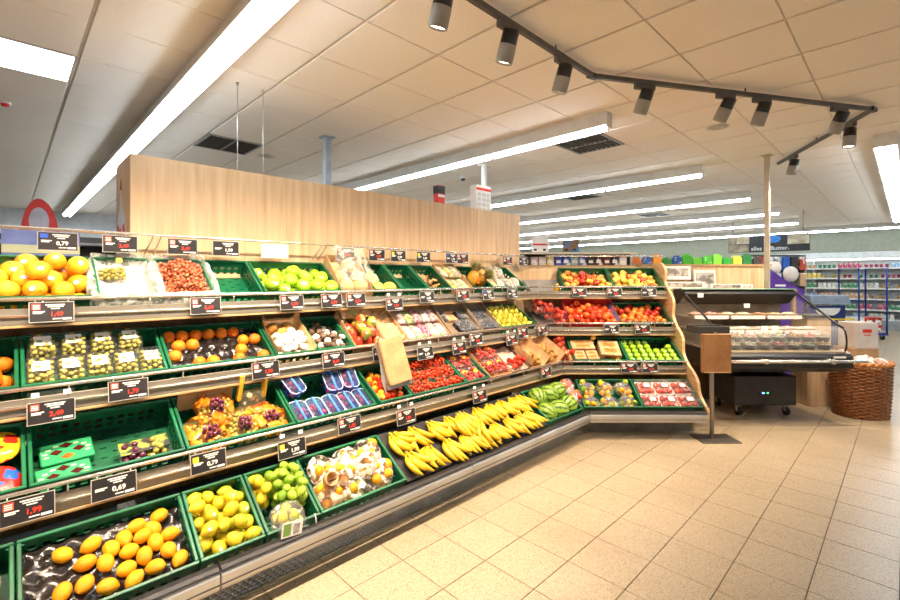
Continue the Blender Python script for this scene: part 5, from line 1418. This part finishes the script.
# goods in the counter
CM = cam_m(2.9, 4.74)
M_pk = [film('food_red', 'd6402e', 'f3d9c8', a1=.7, a2=1, scale=22), film('food_cream', 'd8c7a8', 'ead9bc', a1=.7, a2=1, scale=18), film('food_green', '8aa04a', 'f1ecd9', a1=.7, a2=1, scale=22), film('food_brown', 'a8743e', 'e6c79a', a1=.7, a2=1, scale=22)]
LIDM = mat('clear_dome', 'ffffff', 'f5f8f8', rough=.05, alpha=.07)
BOWL = B().lathe([(.0001, 0), (.055, 0), (.072, .045), (.075, .045), (.075, .05), (.0001, .05)], 18).mesh('bowl', M_black)
DOME = B().lathe([(.074, .05), (.07, .065), (.05, .08), (.0001, .084)], 18).mesh('dome_lid', LIDM)
def salad_bowl(x, y, z, i, lb, g):
    t = thing('salad_bowl', lb, 'salad bowl', CM @ T(x, y, z), g)
    part('bowl', BOWL, t); part('dome_lid', DOME, t)
    part('salad', heap(26, .014, .1, .1, M_pk[i % 4], 600 + i, 'salad', 3), t, T(-.05, -.05, .035), kind='stuff')
def deli_tray(x, y, z, i, w, lb, g):
    t = thing('deli_tray', lb, 'food tray', CM @ T(x, y, z), g)
    part('tray', punnet_mesh(w, .14, .03, mat('tray_tan', 'a08a6c', 'bda582', rough=.4), rc=.012), t)
    part('food', pillow_mesh(w * .9, .125, .05, 620 + i, M_pk[i % 4], 'food', amp=.3, pinch=False), t, T(w / 2, .07, .004))
    part('label', card_mesh(w * .25, .03, MLAB), t, T(w * .3, .03, .045))
for k in range(8): salad_bowl(.10 + k * .165, .28, .807, k, 'round salad bowl in the front row of the chilled counter', 'salad bowls in the counter')
for k in range(8): salad_bowl(.13 + k * .16, .29, .893, k + 2, 'round salad bowl stacked on top in the chilled counter', 'stacked salad bowls in the counter')
for k in range(8): salad_bowl(.10 + k * .165, .46, .807, k + 1, 'round salad bowl in the second row of the chilled counter', 'second-row salad bowls in the counter')
for k in range(7): deli_tray(.05 + k * .187, .47, .987, (0, 1, 1, 3, 1, 0, 1)[k], .17, 'wrapped deli tray on the lower shelf of the chilled counter', 'deli trays on the lower counter shelf')
for k in range(7): deli_tray(.05 + k * .187, .74, 1.132, (0, 0, 1, 1, 3, 3, 1)[k], .17, 'wrapped deli tray on the upper shelf of the chilled counter', 'deli trays on the upper counter shelf')

# wooden parts around the counter
t = thing('oak_plinth', 'oak clad plinth behind and under the chilled counter', 'plinth', cam_m(2.9, 5.95))
part('front_board', B().box(-.1, .62, 0, .03, 0, .9).mesh('front_board', mat('dark_oak', '6b5238', '84684a', rough=.6, stretch=(10, 10, 1), scale=2)), t)
part('light_board', B().box(.625, 1.45, 0, .03, 0, .9).mesh('light_board', M_oak), t)
t = thing('oak_pillar', 'short oak pillar with black top beside the chilled counter', 'pillar', cam_m(4.45, 5.62))
part('shaft', B().box(0, .30, 0, .26, 0, 1.10).mesh('shaft', M_oak, bevel=.003), t)
part('black_top', B().box(-.02, .32, -.02, .28, 1.10, 1.135).mesh('black_top', M_cblk, bevel=.003), t)
t = thing('oak_counter', 'pale oak counter behind the chilled counter with frames leaning on it', 'counter', cam_m(2.62, 6.35))
part('front_board', B().box(0, 2.02, .2, .25, 0, 1.77).mesh('front_board', M_oak), t)
part('top_board', B().box(-.02, 2.04, .18, .75, 1.77, 1.80).mesh('top_board', M_oakx), t)
part('ledge', B().box(.2, 2.0, -.35, .2, 1.42, 1.445).mesh('ledge', M_oakx), t)
part('side_board', B().box(1.99, 2.02, .25, .74, 0, 1.77).mesh('side_board', M_oak), t)
part('ledge_leg', B().box(.2, .24, -.33, -.29, 0, 1.42).box(1.96, 2.0, -.33, -.29, 0, 1.42).mesh('ledge_leg', M_oakx), t)
M_pic = mat('grey_picture', '8b857e', 'cfc9c0', rough=.5, scale=12, lo=.45, hi=.55)
def frame(x, y, z, w, h, label, lean=12):
    t = thing('picture_box', label, 'box', cam_m(2.62, 6.35) @ T(x, y, z) @ RX(-lean))
    part('carton', B().box(0, w, 0, .05, 0, h).mesh('carton', MLAB, bevel=.003), t)
    part('picture', B().box(w * .08, w * .92, -.002, 0, h * .25, h * .85).mesh('picture', M_pic), t)
fz = 1.447
frame(.36, .05, fz + .13, .44, .19, 'wide white box with grey picture, upper left on the oak ledge', 4); frame(.33, -.05, fz, .62, .10, 'low white box with dark stripe on the oak ledge', 2)
frame(.86, .06, fz + .0, .31, .27, 'tall white box with grey drawing on the oak ledge', 6); frame(.98, -.12, fz, .45, .07, 'flat white box lying at the front of the oak ledge', 3)
frame(1.3, .0, fz, .35, .06, 'flat pale box at the right of the oak ledge', 3)
cols = ['e07a1c', '2f63b8', 'ee9a2a', '2f8a3c', '2b57a0', '49b52e', '6cc83a', '3fae2c', '79c944', '2f9a3a', 'd8dc3a', '2c7a44', '44403c']
for k, c in enumerate(cols):
    mm = mat('pack_colour_' + c, c, 'f2f0e6' if k % 3 == 1 else c, rough=.4, scale=10, lo=.55, hi=.6)
    h = .08 + .05 * ((k * 7) % 3) / 2
    t = thing('candy_pack', ['orange', 'dark blue', 'amber', 'deep green', 'navy', 'bright green', 'lime green', 'leaf green', 'pale green', 'grass green', 'yellow-green', 'bottle green', 'charcoal'][k] + ' pack standing on top of the oak counter', 'pack', cam_m(2.62, 6.35) @ T(.08 + k * .148, .3, 1.802))
    part('carton', B().box(0, .125, 0, .07, 0, h).mesh('carton', mm, bevel=.004), t); part('flap', B().box(.02, .105, .03, .04, h, h + .025).mesh('flap', mm), t)

# gondola behind the corner rack
t = thing('low_gondola', 'shelf of small boxes behind the corner rack with a cream top board', 'shelf', cam_m(.86, 6.30))
part('top_board', B().box(0, 1.74, -.05, .5, 1.93, 1.955).mesh('top_board', mat('cream_board', 'd8c8b0', 'e6d8c2', rough=.5), bevel=.003), t)
part('shelf_board', B().box(0, 1.7, 0, .5, 1.76, 1.78).mesh('shelf_board', M_oakx), t)
part('back_board', B().box(0, 1.7, .46, .5, 0, 1.93).mesh('back_board', M_dgrey), t)
part('front_board', B().box(0, 1.7, 0, .03, 0, 1.76).mesh('front_board', M_oak), t)
for x in (0, 1.67): part('upright', B().box(x, x + .03, .03, .46, 0, 1.93).mesh('upright', M_grey), t)
gc = [('e8e2da', 'black and white'), ('44403e', 'dark grey'), ('e6cfd2', 'pale pink'), ('efeae2', 'cream'), ('e9d27a', 'pale yellow'), ('3a49b5', 'blue violet'), ('2f5fc4', 'blue'), ('9fc9c9', 'mint'), ('4a6fd0', 'cornflower blue'), ('3c3230', 'brown black'), ('5c1e22', 'wine red'), ('6a2226', 'dark red'), ('26304e', 'navy'), ('efe9df', 'off-white')]
for k, (c, nm) in enumerate(gc):
    mm = mat('box_colour_' + c, c, 'f4f1ea' if k % 2 == 0 else c, rough=.45, scale=16, lo=.5, hi=.56)
    t = thing('small_carton', nm + ' carton on the shelf behind the corner rack', 'carton', cam_m(.86, 6.30) @ T(.05 + k * .114, .06, 1.78))
    part('carton', B().box(0, .10, 0, .12, 0, .12).mesh('carton', mm, bevel=.003), t); part('label', B().box(.02, .08, -.002, 0, .03, .07).mesh('label', MLAB), t)
def card_stand(x, w, h, mm, label, band=None):
    t = thing('card_sign', label, 'sign card', cam_m(.86, 6.30) @ T(x, .1, 1.956))
    part('card', B().box(0, w, 0, .006, .012, h).mesh('card', mm), t); part('foot', B().box(w * .2, w * .8, -.03, .04, 0, .012).mesh('foot', M_clear), t)
    if band: part('print_band', B().box(.02, w - .02, -.002, 0, h * .45, h * .55).mesh('print_band', band), t)
    part('figure_marks', B().box(.03, .07, -.002, 0, .03, .06).box(w - .08, w - .04, -.002, 0, .03, .06).mesh('figure_marks', M_ink), t)
card_stand(.30, .24, .24, M_paper, 'white sign card with red line standing behind the corner rack', M_red)
card_stand(.74, .23, .18, mat('brown_blue_print', '8a6a50', '4a76a8', rough=.5, scale=7, lo=.5, hi=.55), 'brown and blue sign card standing behind the corner rack')

# ================================================================== bag dispenser stand
t = thing('bag_dispenser', 'steel stand with dark tray and kraft bag block in front of the corner rack end', 'bag stand', cam_m(2.60, 4.48))
part('foot_plate', B().box(-.16, .22, -.13, .12, 0, .012).mesh('foot_plate', mat('foot_steel', '6a655f', '7d776f', rough=.35, metal=.7), bevel=.003), t)
part('pole', B().tube([(.0, 0, .012), (.0, 0, 1.06)], .02, 14).mesh('pole', mat('pole_steel', '8c857b', 'a09990', rough=.35, metal=.7)), t)
part('tray', B().box(-.2, .12, -.10, .10, 1.06, 1.08).box(-.2, .12, -.10, -.09, 1.08, 1.13).box(-.2, .12, .09, .10, 1.08, 1.13).box(-.2, -.19, -.09, .09, 1.08, 1.13).box(.11, .12, -.09, .09, 1.08, 1.13).mesh('tray', M_dgrey, bevel=.002), t)
k_ = part('kraft_block', B().box(-.17, .10, -.155, -.105, .69, 1.06).mesh('kraft_block', mat('brown_kraft', '8a5e34', '9d6e40', rough=.7, scale=10), bevel=.004), t)
part('tear_edge', B().box(-.165, .095, -.158, -.155, .69, .70).mesh('tear_edge', M_kraft), k_)
part('bag_hook', B().tube([(-.03, -.10, 1.07), (-.03, -.13, 1.07)], .006, 6).mesh('bag_hook', M_steel), t)

# ================================================================== wicker basket
t = thing('wicker_basket', 'large oval brown wicker basket beside the chilled counter', 'basket', cam_m((860 - 450) / FPX * 5.28, 5.28))
M_wick = mat('wicker', '6f3d1c', 'a86a38', rough=.5, scale=30, lo=.3, hi=.7)
BR, BD, BH = .29, .25, .63
def bell(z): return 1.0 - .10 * (1 - z / BH) ** 1.5
b = B(); ns = 26
for k in range(ns):
    a = 2 * PI * k / ns
    b = B().tube([(BR * bell(z) * math.cos(a), BD * bell(z) * math.sin(a), z) for z in (0, .15, .3, .45, .6)], .008, 6)
    part('stake', b.mesh('stake', M_wick), t)
b = B(); nr = 30
for r_ in range(nr):
    z = .012 + r_ * (BH - .05) / nr
    pts = []
    for j in range(ns * 3 + 1):
        a = 2 * PI * j / (ns * 3); off = .011 * math.cos(a * ns / 2 * 1.0 + r_ * PI)
        pts.append(((BR + off) * bell(z) * math.cos(a), (BD + off) * bell(z) * math.sin(a), z))
    b.tube(pts, .0105, 5, cap=False)
part('woven_strands', b.mesh('woven_strands', M_wick), t, kind='stuff')
b = B()
for ph in (0, PI):
    b.tube([((BR + .012 * math.cos(j * .9 + ph)) * math.cos(2 * PI * j / 96), (BD + .012 * math.cos(j * .9 + ph)) * math.sin(2 * PI * j / 96), BH - .01 + .014 * math.sin(j * .9 + ph)) for j in range(97)], .017, 6, cap=False)
part('rim_braid', b.mesh('rim_braid', mat('wicker_rim', 'a9632a', 'cf8a45', rough=.5, scale=20)), t)
part('floor_weave', B().lathe([(.0001, .01), (.26, .01), (.26, .018), (.0001, .018)], 24, mtx=SC(1, .8, 1)).mesh('floor_weave', M_wick), t)
M_bgl = film('bakery_film', 'f4ede4', 'ffffff', a1=.2, a2=.7, cover=.5, scale=12)
F_br = [fruit('bread_roll', mat('bread_crust', 'c98a48', 'e3b173', rough=.7, rnd=.4, scale=3), 'potato', seed=2)]
for k, (x, y, z, rz) in enumerate(((-.12, .02, .60, 20), (.08, .05, .60, -30), (.18, -.06, .58, 60), (-.05, -.10, .58, 0), (-.14, .08, .66, 70))):
    tt = thing('bread_bag', 'clear film bag of bread rolls heaped in the wicker basket', 'bread bag', cam_m((860 - 450) / FPX * 5.28, 5.28) @ T(x, y, z) @ RZ(rz), 'bread bags in the basket')
    part('film', pillow_mesh(.2, .16, .1, 700 + k, M_bgl, 'film', amp=.35), tt)
    for j in range(3): part('bread_roll', F_br[0], tt, T((j - 1) * .05, 0, .035) @ SC(.03))
part('filling', B().lathe([(.0001, .56), (.26, .56), (.25, .50), (.0001, .50)], 24, mtx=SC(1, .8, 1)).mesh('filling', M_kraft), t)
def carton_box(mtx, w, d, h, m, label, stripe=None):
    t = thing('carton', label, 'box', mtx)
    part('body', B().box(0, w, 0, d, 0, h).mesh('body', m, bevel=.004), t)
    part('tape', B().box(w * .42, w * .58, -.001, d + .001, h, h + .001).mesh('tape', M_kraft), t)
    if stripe: part('print_mark', B().box(w * .3, w * .7, -.002, 0, h * .62, h * .75).box(w * .35, w * .65, -.002, 0, h * .5, h * .54).mesh('print_mark', stripe), t)
carton_box(cam_m((852 - 450) / FPX * 6.0, 6.0), .36, .3, .66, M_card, 'brown cardboard box standing behind the wicker basket')
carton_box(cam_m((856 - 450) / FPX * 6.0, 6.0, .662), .30, .28, .34, mat('pale_carton', 'd6c8bd', 'e4d8ce', rough=.6), 'pale box with small red print on top of the brown box', M_red)

# ================================================================== promotion displays behind the counter
M_violet = mat('violet_card', '4f2a8c', '6338a6', rough=.4, scale=4)
t = thing('violet_display', 'violet cardboard display with slanted top behind the chilled counter', 'display', cam_m(4.93, 6.95))
part('side_card', B().prism([(0, 0), (.52, 0), (.52, 1.42), (.30, 1.52), (0, 1.74)], 0, .02, mtx=Matrix(((1, 0, 0, 0), (0, 0, 1, 0), (0, 1, 0, 0), (0, 0, 0, 1)))).mesh('side_card', M_violet), t)
part('body', B().box(.01, .51, .02, .42, 0, 1.38).mesh('body', M_violet), t)
part('round_cut_out', B().lathe([(.0001, 0), (.10, 0), (.10, .012), (.0001, .012)], 24).mesh('round_cut_out', mat('pale_disc', 'e6ddd2', 'f2ebe2', rough=.5)), t, T(.10, .04, 1.76) @ RX(90))
part('round_cut_out', B().lathe([(.0001, 0), (.12, 0), (.12, .012), (.0001, .012)], 24).mesh('round_cut_out', MATS['pale_disc']), t, T(.36, .06, 1.66) @ RX(90))
part('white_print', B().box(.08, .24, -.003, 0, 1.47, 1.50).mesh('white_print', M_white), t)
t = thing('hanging_rack', 'dark wire rack full of hanging packs right of the violet display', 'rack', cam_m(5.35, 7.9))
part('back_mesh', B().box(0, 1.05, .3, .33, 0, 2.02).mesh('back_mesh', M_dgrey), t)
part('base', B().box(0, 1.05, -.1, .4, 0, .2).mesh('base', M_dgrey), t)
part('upright', B().box(0, .03, .2, .33, .2, 2.02).box(1.02, 1.05, .2, .33, .2, 2.02).mesh('upright', M_grey), t)
hcol = ['33302e', 'c23a26', 'e8e4de', '8c8c90', '2b62b8', '37302c', 'b8442c', 'd9c7a6', '6f7686', '4a4644', 'e6e2dc', '2a4f9c', '3c3c40', 'caa27a', '8f3b2c', 'dcd8d0', '525664', '9fb2c8', 'd0432e', 'c8b48e']
for k, c in enumerate(hcol):
    i, j = k % 7, k // 7
    mm = mat('hang_' + c, c, 'e9e6e0' if k % 3 == 0 else c, rough=.4, scale=9, lo=.5, hi=.56)
    t = thing('hanging_pack', ['upper', 'middle', 'lower'][j] + ' row hanging pack right of the violet display', 'pack', cam_m(5.35, 7.9) @ T(.02 + i * .148, .2, 1.98 - j * .29), 'packs on the hanging rack')
    part('bag', B().box(0, .125, -.03, .03, -.24, 0).mesh('bag', mm, bevel=.012), t); part('euro_hook', B().tube([(.062, 0, .0), (.062, .1, .01)], .005, 6).mesh('euro_hook', M_steel), t)
M_navy = mat('navy_panel', '1c2a66', '26367c', rough=.4)
t = thing('promotion_bin', 'navy promotion bin with white arc and grey lid behind the counter', 'bin', cam_m(5.75, 7.2))
part('front_panel', B().box(0, .56, 0, .03, 0, 1.16).mesh('front_panel', M_navy), t)
arc = [(.28 + .20 * math.cos(R(180 + 180 * i / 16)), 1.12 + .13 * math.sin(R(180 + 180 * i / 16))) for i in range(17)]
part('white_arc', B().prism(arc, -.004, 0, mtx=Matrix(((1, 0, 0, 0), (0, 0, 1, 0), (0, 1, 0, 0), (0, 0, 0, 1)))).mesh('white_arc', M_strip), t)
part('body', B().box(.0, .56, .03, .5, 0, 1.12).mesh('body', M_navy), t)
part('lid', B().prism([(-.03, 1.17), (.55, 1.17), (.5, 1.32), (.02, 1.32)], .0, .64, mtx=PX).mesh('lid', mat('grey_lid', '6d7684', '808a98', rough=.5), bevel=.01), t)
part('yellow_strip', B().box(.02, .7, -.012, -.006, .93, .955).mesh('yellow_strip', M_yel), t)

# ================================================================== dairy wall
DX = 19.2
M_case = mat('case_white', 'd9dcda', 'e8ebe9', rough=.4)
M_caseL = mat('case_lamp', (.93, 1.0, .96), (.93, 1.0, .96), emit=4.0)
t = thing('dairy_case', 'long white refrigerated dairy case along the far wall', 'refrigerator', T(DX, 0, 0))
part('back_wall', B().box(.6, .68, -5, 4.6, 0, 2.4).mesh('back_wall', M_case), t)
part('plinth', B().box(-.15, .6, -5, 4.6, 0, .3).mesh('plinth', mat('case_grey', '8c9094', '9ca0a4', rough=.5)), t)
part('canopy', B().box(-.1, .6, -5, 4.6, 2.22, 2.42).mesh('canopy', M_case, bevel=.01), t)
part('lamp', B().box(-.02, .06, -5, 4.6, 2.17, 2.22).mesh('lamp', M_caseL), t)
SHZ = (.32, .62, .95, 1.28, 1.60, 1.92)
for z in SHZ:
    s_ = part('shelf', B().box(.0, .6, -5, 4.6, z - .03, z).mesh('shelf', M_case), t)
    part('price_rail', B().box(-.012, 0, -5, 4.6, z - .04, z + .005).mesh('price_rail', M_strip), s_)
for y in (-5, -2.6, -.2, 2.2, 4.57): part('divider', B().box(.1, .6, y, y + .03, .3, 2.22).mesh('divider', M_case), t)
pc = ['c9a06a', 'd8d4c6', '4a5fa8', 'c23a32', '3f8a58', 'e3c64a', '8fb0cf', '7a4a3a', 'b84a6a', 'd28a4a', '8fae5a', '2f4f8c']
POT = [B().lathe([(.0001, 0), (.034, 0), (.045, .10), (.048, .10), (.048, .112), (.0001, .112)], 12).mesh('pot', mat('dairy_' + c, c, 'f0efea', rough=.4, scale=14, lo=.56, hi=.66)) for c in pc]
BOX = [B().box(-.05, .05, -.05, .05, 0, .15).prism([(-.05, .15), (.05, .15), (0, .19)], -.05, .05, mtx=Matrix(((0, 0, 1, 0), (1, 0, 0, 0), (0, 1, 0, 0), (0, 0, 0, 1)))).mesh('carton', MATS['dairy_' + c], bevel=.003) for c in pc]
q = random.Random(3)
rown = ['lowest', 'second lowest', 'third', 'fourth', 'fifth', 'top']
for si, z in enumerate(SHZ):
    y = -4.8
    while y < 4.3:
        c = q.randrange(12); run = q.randint(3, 6); pot = q.random() < .55
        for _ in range(run):
            if y > 4.3: break
            if q.random() > .06:
                solo('dairy_pot' if pot else 'drink_carton', (POT if pot else BOX)[c], ('small dairy pot' if pot else 'small drink carton') + ' on the ' + rown[si] + ' shelf of the far dairy case', 'dairy pot' if pot else 'carton', T(DX + .1, y, z), 'goods on the ' + rown[si] + ' dairy shelf')
            y += .118
        y += .03
def roll_cage(mtx, label):
    t = thing('roll_cage', label, 'trolley', mtx, 'blue roll cages')
    M_cage = mat('cage_blue', '1c2f7c', '26409a', rough=.4)
    for x in (0, .72):
        part('side_frame', B().tube([(x, 0, .15), (x, 0, 1.85), (x, .6, 1.85), (x, .6, .15)], .022, 8).mesh('side_frame', M_cage), t)
        part('bar', B().tube([(x, 0, 1.0), (x, .6, 1.0)], .01, 6).mesh('bar', M_cage), t)
    part('platform', B().box(-.03, .75, -.02, .62, .12, .18).mesh('platform', M_cage, bevel=.01), t)
    part('cross_bar', B().tube([(0, .6, 1.0), (.72, .6, 1.0)], .015, 6).mesh('cross_bar', M_cage), t)
    for x in (.06, .66):
        for y in (.06, .54): caster(t, x, y, .06)
    return mtx
mr = roll_cage(cam_m((859 - 450) / FPX * 11.6, 11.6), 'dark blue roll cage with red packs in front of the dairy case')
for k in range(6):
    c = 'c8322a' if k % 3 else 'e6e2dc'
    t = thing('stacked_carton', ['lower left', 'lower middle', 'lower right', 'upper left', 'upper middle', 'upper right'][k] + ' carton on the blue roll cage', 'carton', mr @ T(.03 + (k % 3) * .225, .1, .182 + (k // 3) * .2), 'cartons on the roll cage')
    part('body', B().box(0, .21, 0, .35, 0, .19).mesh('body', mat('rc_' + c, c, 'e8dcd4', rough=.5, scale=9, lo=.55, hi=.6), bevel=.006), t)
    part('label', B().box(.04, .17, -.003, 0, .06, .12).mesh('label', MLAB), t)

# hanging dairy sign
M_sgn = mat('sign_black', '17181c', '23252a', rough=.4)
t = thing('hanging_sign', 'black hanging sign reading alles in Butter with food pictures', 'sign', T(13.5, 3.3, 2.25) @ RZ(-90))
part('board', B().box(0, 1.68, 0, .03, 0, .42).mesh('board', M_sgn), t)
M_food1 = mat('sign_food', '6b5640', 'b5a58a', rough=.5, scale=6); M_food2 = mat('sign_food_pale', 'a89878', 'd8cdb4', rough=.5, scale=5)
part('picture', B().box(.01, .17, -.006, 0, .22, .41).mesh('picture', M_food1), t); part('picture', B().box(.18, .46, -.006, 0, .22, .41).mesh('picture', M_food2), t)
part('picture', B().box(.01, .45, -.006, 0, .01, .20).mesh('picture', M_food1), t); part('picture', B().box(1.25, 1.67, -.006, 0, .17, .41).mesh('picture', M_food2), t)
part('blue_oval', B().prism([(.97 + .15 * math.cos(k * PI / 12), .31 + .09 * math.sin(k * PI / 12)) for k in range(24)], -.012, 0, mtx=Matrix(((1, 0, 0, 0), (0, 0, 1, 0), (0, 1, 0, 0), (0, 0, 0, 1)))).mesh('blue_oval', mat('oval_blue', '1d6ac0', '2f86dc', rough=.4)), t)
part('lettering', text_mesh('alles in Butter.', mat('sign_letters', 'd8d8d8', 'ececec', rough=.5), .135, .012, .01), t, T(.5, -.008, .045) @ RX(90))
for x in (.1, 1.55): part('hanging_rod', B().tube([(x, .015, .42), (x, .015, CEIL - 2.25)], .012, 8).mesh('hanging_rod', M_grey), t)

# ================================================================== behind the left end
t = thing('rear_gondola', 'grey double shelf standing back to back with the left end of the fruit rack', 'shelf', T(-1.0, 3.5, 0))
part('body', B().box(0, 1.5, 0, .06, 0, 1.70).mesh('body', M_grey), t)
for z in (.3, .75, 1.2, 1.70): part('shelf', B().box(0, 1.5, .06, .75, z - .03, z).mesh('shelf', M_grey), t)
for x in (0, 1.47): part('upright', B().box(x, x + .03, .06, .1, 0, 1.67).mesh('upright', M_dgrey), t)
M_pblue = mat('pale_blue_card', '5a6cae', '7f8fc8', rough=.5, scale=5)
t = thing('display_tray', 'pale blue cardboard display tray behind the grapefruit crate', 'display', T(-.02, 3.75, 1.702))
part('front', B().box(0, .36, 0, .01, 0, .19).mesh('front', M_pblue), t); part('side', B().box(0, .01, .01, .4, 0, .2).box(.35, .36, .01, .4, 0, .19).mesh('side', M_pblue), t)
part('back', B().box(.01, .35, .39, .4, 0, .19).mesh('back', M_pblue), t); part('bottom', B().box(.01, .35, .01, .39, 0, .01).mesh('bottom', M_pblue), t)
part('pale_band', B().box(0, .36, -.003, 0, .05, .10).mesh('pale_band', mat('band_green', 'b9bf9a', 'c9cfac', rough=.5)), t)
t = thing('cardboard_topper', 'plain red and white cardboard topper rising above the pale blue display tray', 'display', T(.145, 3.95, 1.86) @ SC(.82))
FY = Matrix(((1, 0, 0, 0), (0, 0, 1, 0), (0, 1, 0, 0), (0, 0, 0, 1)))
part('cut_out', B().prism([(-.11, -.18), (.13, -.18)] + [(.01 + (.115 if a < 70 else .105) * math.cos(R(a)) * (1.12 if a in (0, 180) else 1), .05 + .26 * math.sin(R(a)) ** (1 if a in (0, 180) else 1.15)) for a in range(0, 181, 12)], 0, .008, mtx=FY).mesh('cut_out', mat('topper_red', 'b3201f', 'c8302b', rough=.5)), t)
part('white_field', B().prism([(.01 + .06 * math.cos(R(a)), .13 + .11 * math.sin(R(a))) for a in range(0, 360, 15)], -.002, 0, mtx=FY).mesh('white_field', mat('topper_white', '9c9fab', 'b4b6c0', rough=.5)), t)
part('foot', B().box(-.08, .09, .0, .12, -.19, -.18).mesh('foot', M_card), t)
t = thing('tall_shelving', 'dark grey shelving row in the dim area behind the fruit rack', 'shelf', T(-3.0, 7.5, 0))
part('back', B().box(0, 6.5, .3, .34, 0, 2.15).mesh('back', M_dgrey), t)
for z in (.25, .7, 1.15, 1.6, 2.05): part('shelf', B().box(0, 6.5, -.1, .3, z - .03, z).mesh('shelf', M_grey), t)
for x in (0, 1.6, 3.2, 4.8, 6.46): part('upright', B().box(x, x + .04, -.1, .34, 0, 2.15).mesh('upright', M_dgrey), t)
# on top of the header
t = thing('red_carton', 'small red and black box standing on the wooden header', 'box', T(Xp(437, 3.6), 3.58, 2.372))
part('carton', B().box(0, .10, 0, .08, 0, .24).mesh('carton', M_red, bevel=.003), t); part('dark_top', B().box(-.001, .101, -.002, .081, .15, .235).mesh('dark_top', M_ink), t); part('pale_band', B().box(.0, .10, -.003, 0, .11, .14).mesh('pale_band', M_txtw), t)
t = thing('calendar_box', 'white box with red stripe and grey grid standing on the wooden header', 'box', T(Xp(474, 3.6), 3.56, 2.372))
part('carton', B().box(0, .26, 0, .1, 0, .33).mesh('carton', M_paper, bevel=.003), t); part('red_stripe', B().box(0, .26, -.002, 0, .27, .30).mesh('red_stripe', M_red), t)
for i in range(3):
    for j in range(4): part('grid_field', B().box(.02 + i * .08, .08 + i * .08, -.002, 0, .02 + j * .06, .065 + j * .06).mesh('grid_field', mat('grid_grey', 'd2d0cc', 'dedcd8', rough=.6)), t)

# ================================================================== labels that single things out
def finish_labels():
    bpy.context.view_layer.update()
    by = {}
    for o in COL.objects:
        if o.parent is None and 'label' in o and 'group' in o: by.setdefault((o['group'], o['label']), []).append(o)
    ordn = ['first', 'second', 'third', 'fourth', 'fifth', 'sixth', 'seventh', 'eighth', 'ninth', 'tenth']
    for (g, lb), os_ in by.items():
        if len(os_) < 2: continue
        pts = []
        for o in os_:
            w = o.matrix_basis.translation
            main = 2.15 < w.y < 3.6 and w.x < XC0 + MIT * (w.y - BUMP_P) + .03
            pts.append((w.x, w.y, w.z, o) if main else (w.x * ST - w.y * CT, w.x * CT + w.y * ST, w.z, o))
        if len(os_) <= 16:
            pts.sort(key=lambda p: p[1])
            rows = [[pts[0]]]
            for p in pts[1:]:
                if p[1] - rows[-1][-1][1] > .045: rows.append([p])
                else: rows[-1].append(p)
            if len(rows) <= 3:
                for ri, r in enumerate(rows):
                    rn = '' if len(rows) == 1 else (', front row' if ri == 0 else ', back row' if ri == len(rows) - 1 else ', middle row')
                    r.sort(key=lambda p: p[0])
                    for i, p in enumerate(r):
                        pos = '' if len(r) == 1 else ', leftmost' if i == 0 else ', rightmost' if i == len(r) - 1 else ', %s from left' % ordn[min(i, 9)]
                        p[3]['label'] = lb + rn + pos
                continue
        xs = sorted(p[0] for p in pts); ys = sorted(p[1] for p in pts); n = len(pts)
        xa, xb = xs[n // 3], xs[2 * n // 3]; ya, yb = ys[n // 3], ys[2 * n // 3]
        for p in pts:
            h = 'left' if p[0] < xa else 'right' if p[0] > xb else 'middle'
            d = 'front' if p[1] < ya else 'back' if p[1] > yb else 'centre'
            p[3]['label'] = lb + ', ' + d + ' ' + h
    for o in COL.objects:
        if o.parent is None and 'label' in o:
            while len(o['label'].split()) > 16:
                head, _, tail = o['label'].partition(',')
                cut = max(head.rfind(w) for w in (' in the ', ' of the ', ' on the ', ' with ', ' over ', ' in ', ' beside '))
                if cut <= 0: break
                o['label'] = head[:cut] + ',' + tail
        if o.parent is None and 'label' in o and len(o['label'].split()) > 16: print('LONG', len(o['label'].split()), o['label'])
finish_labels()
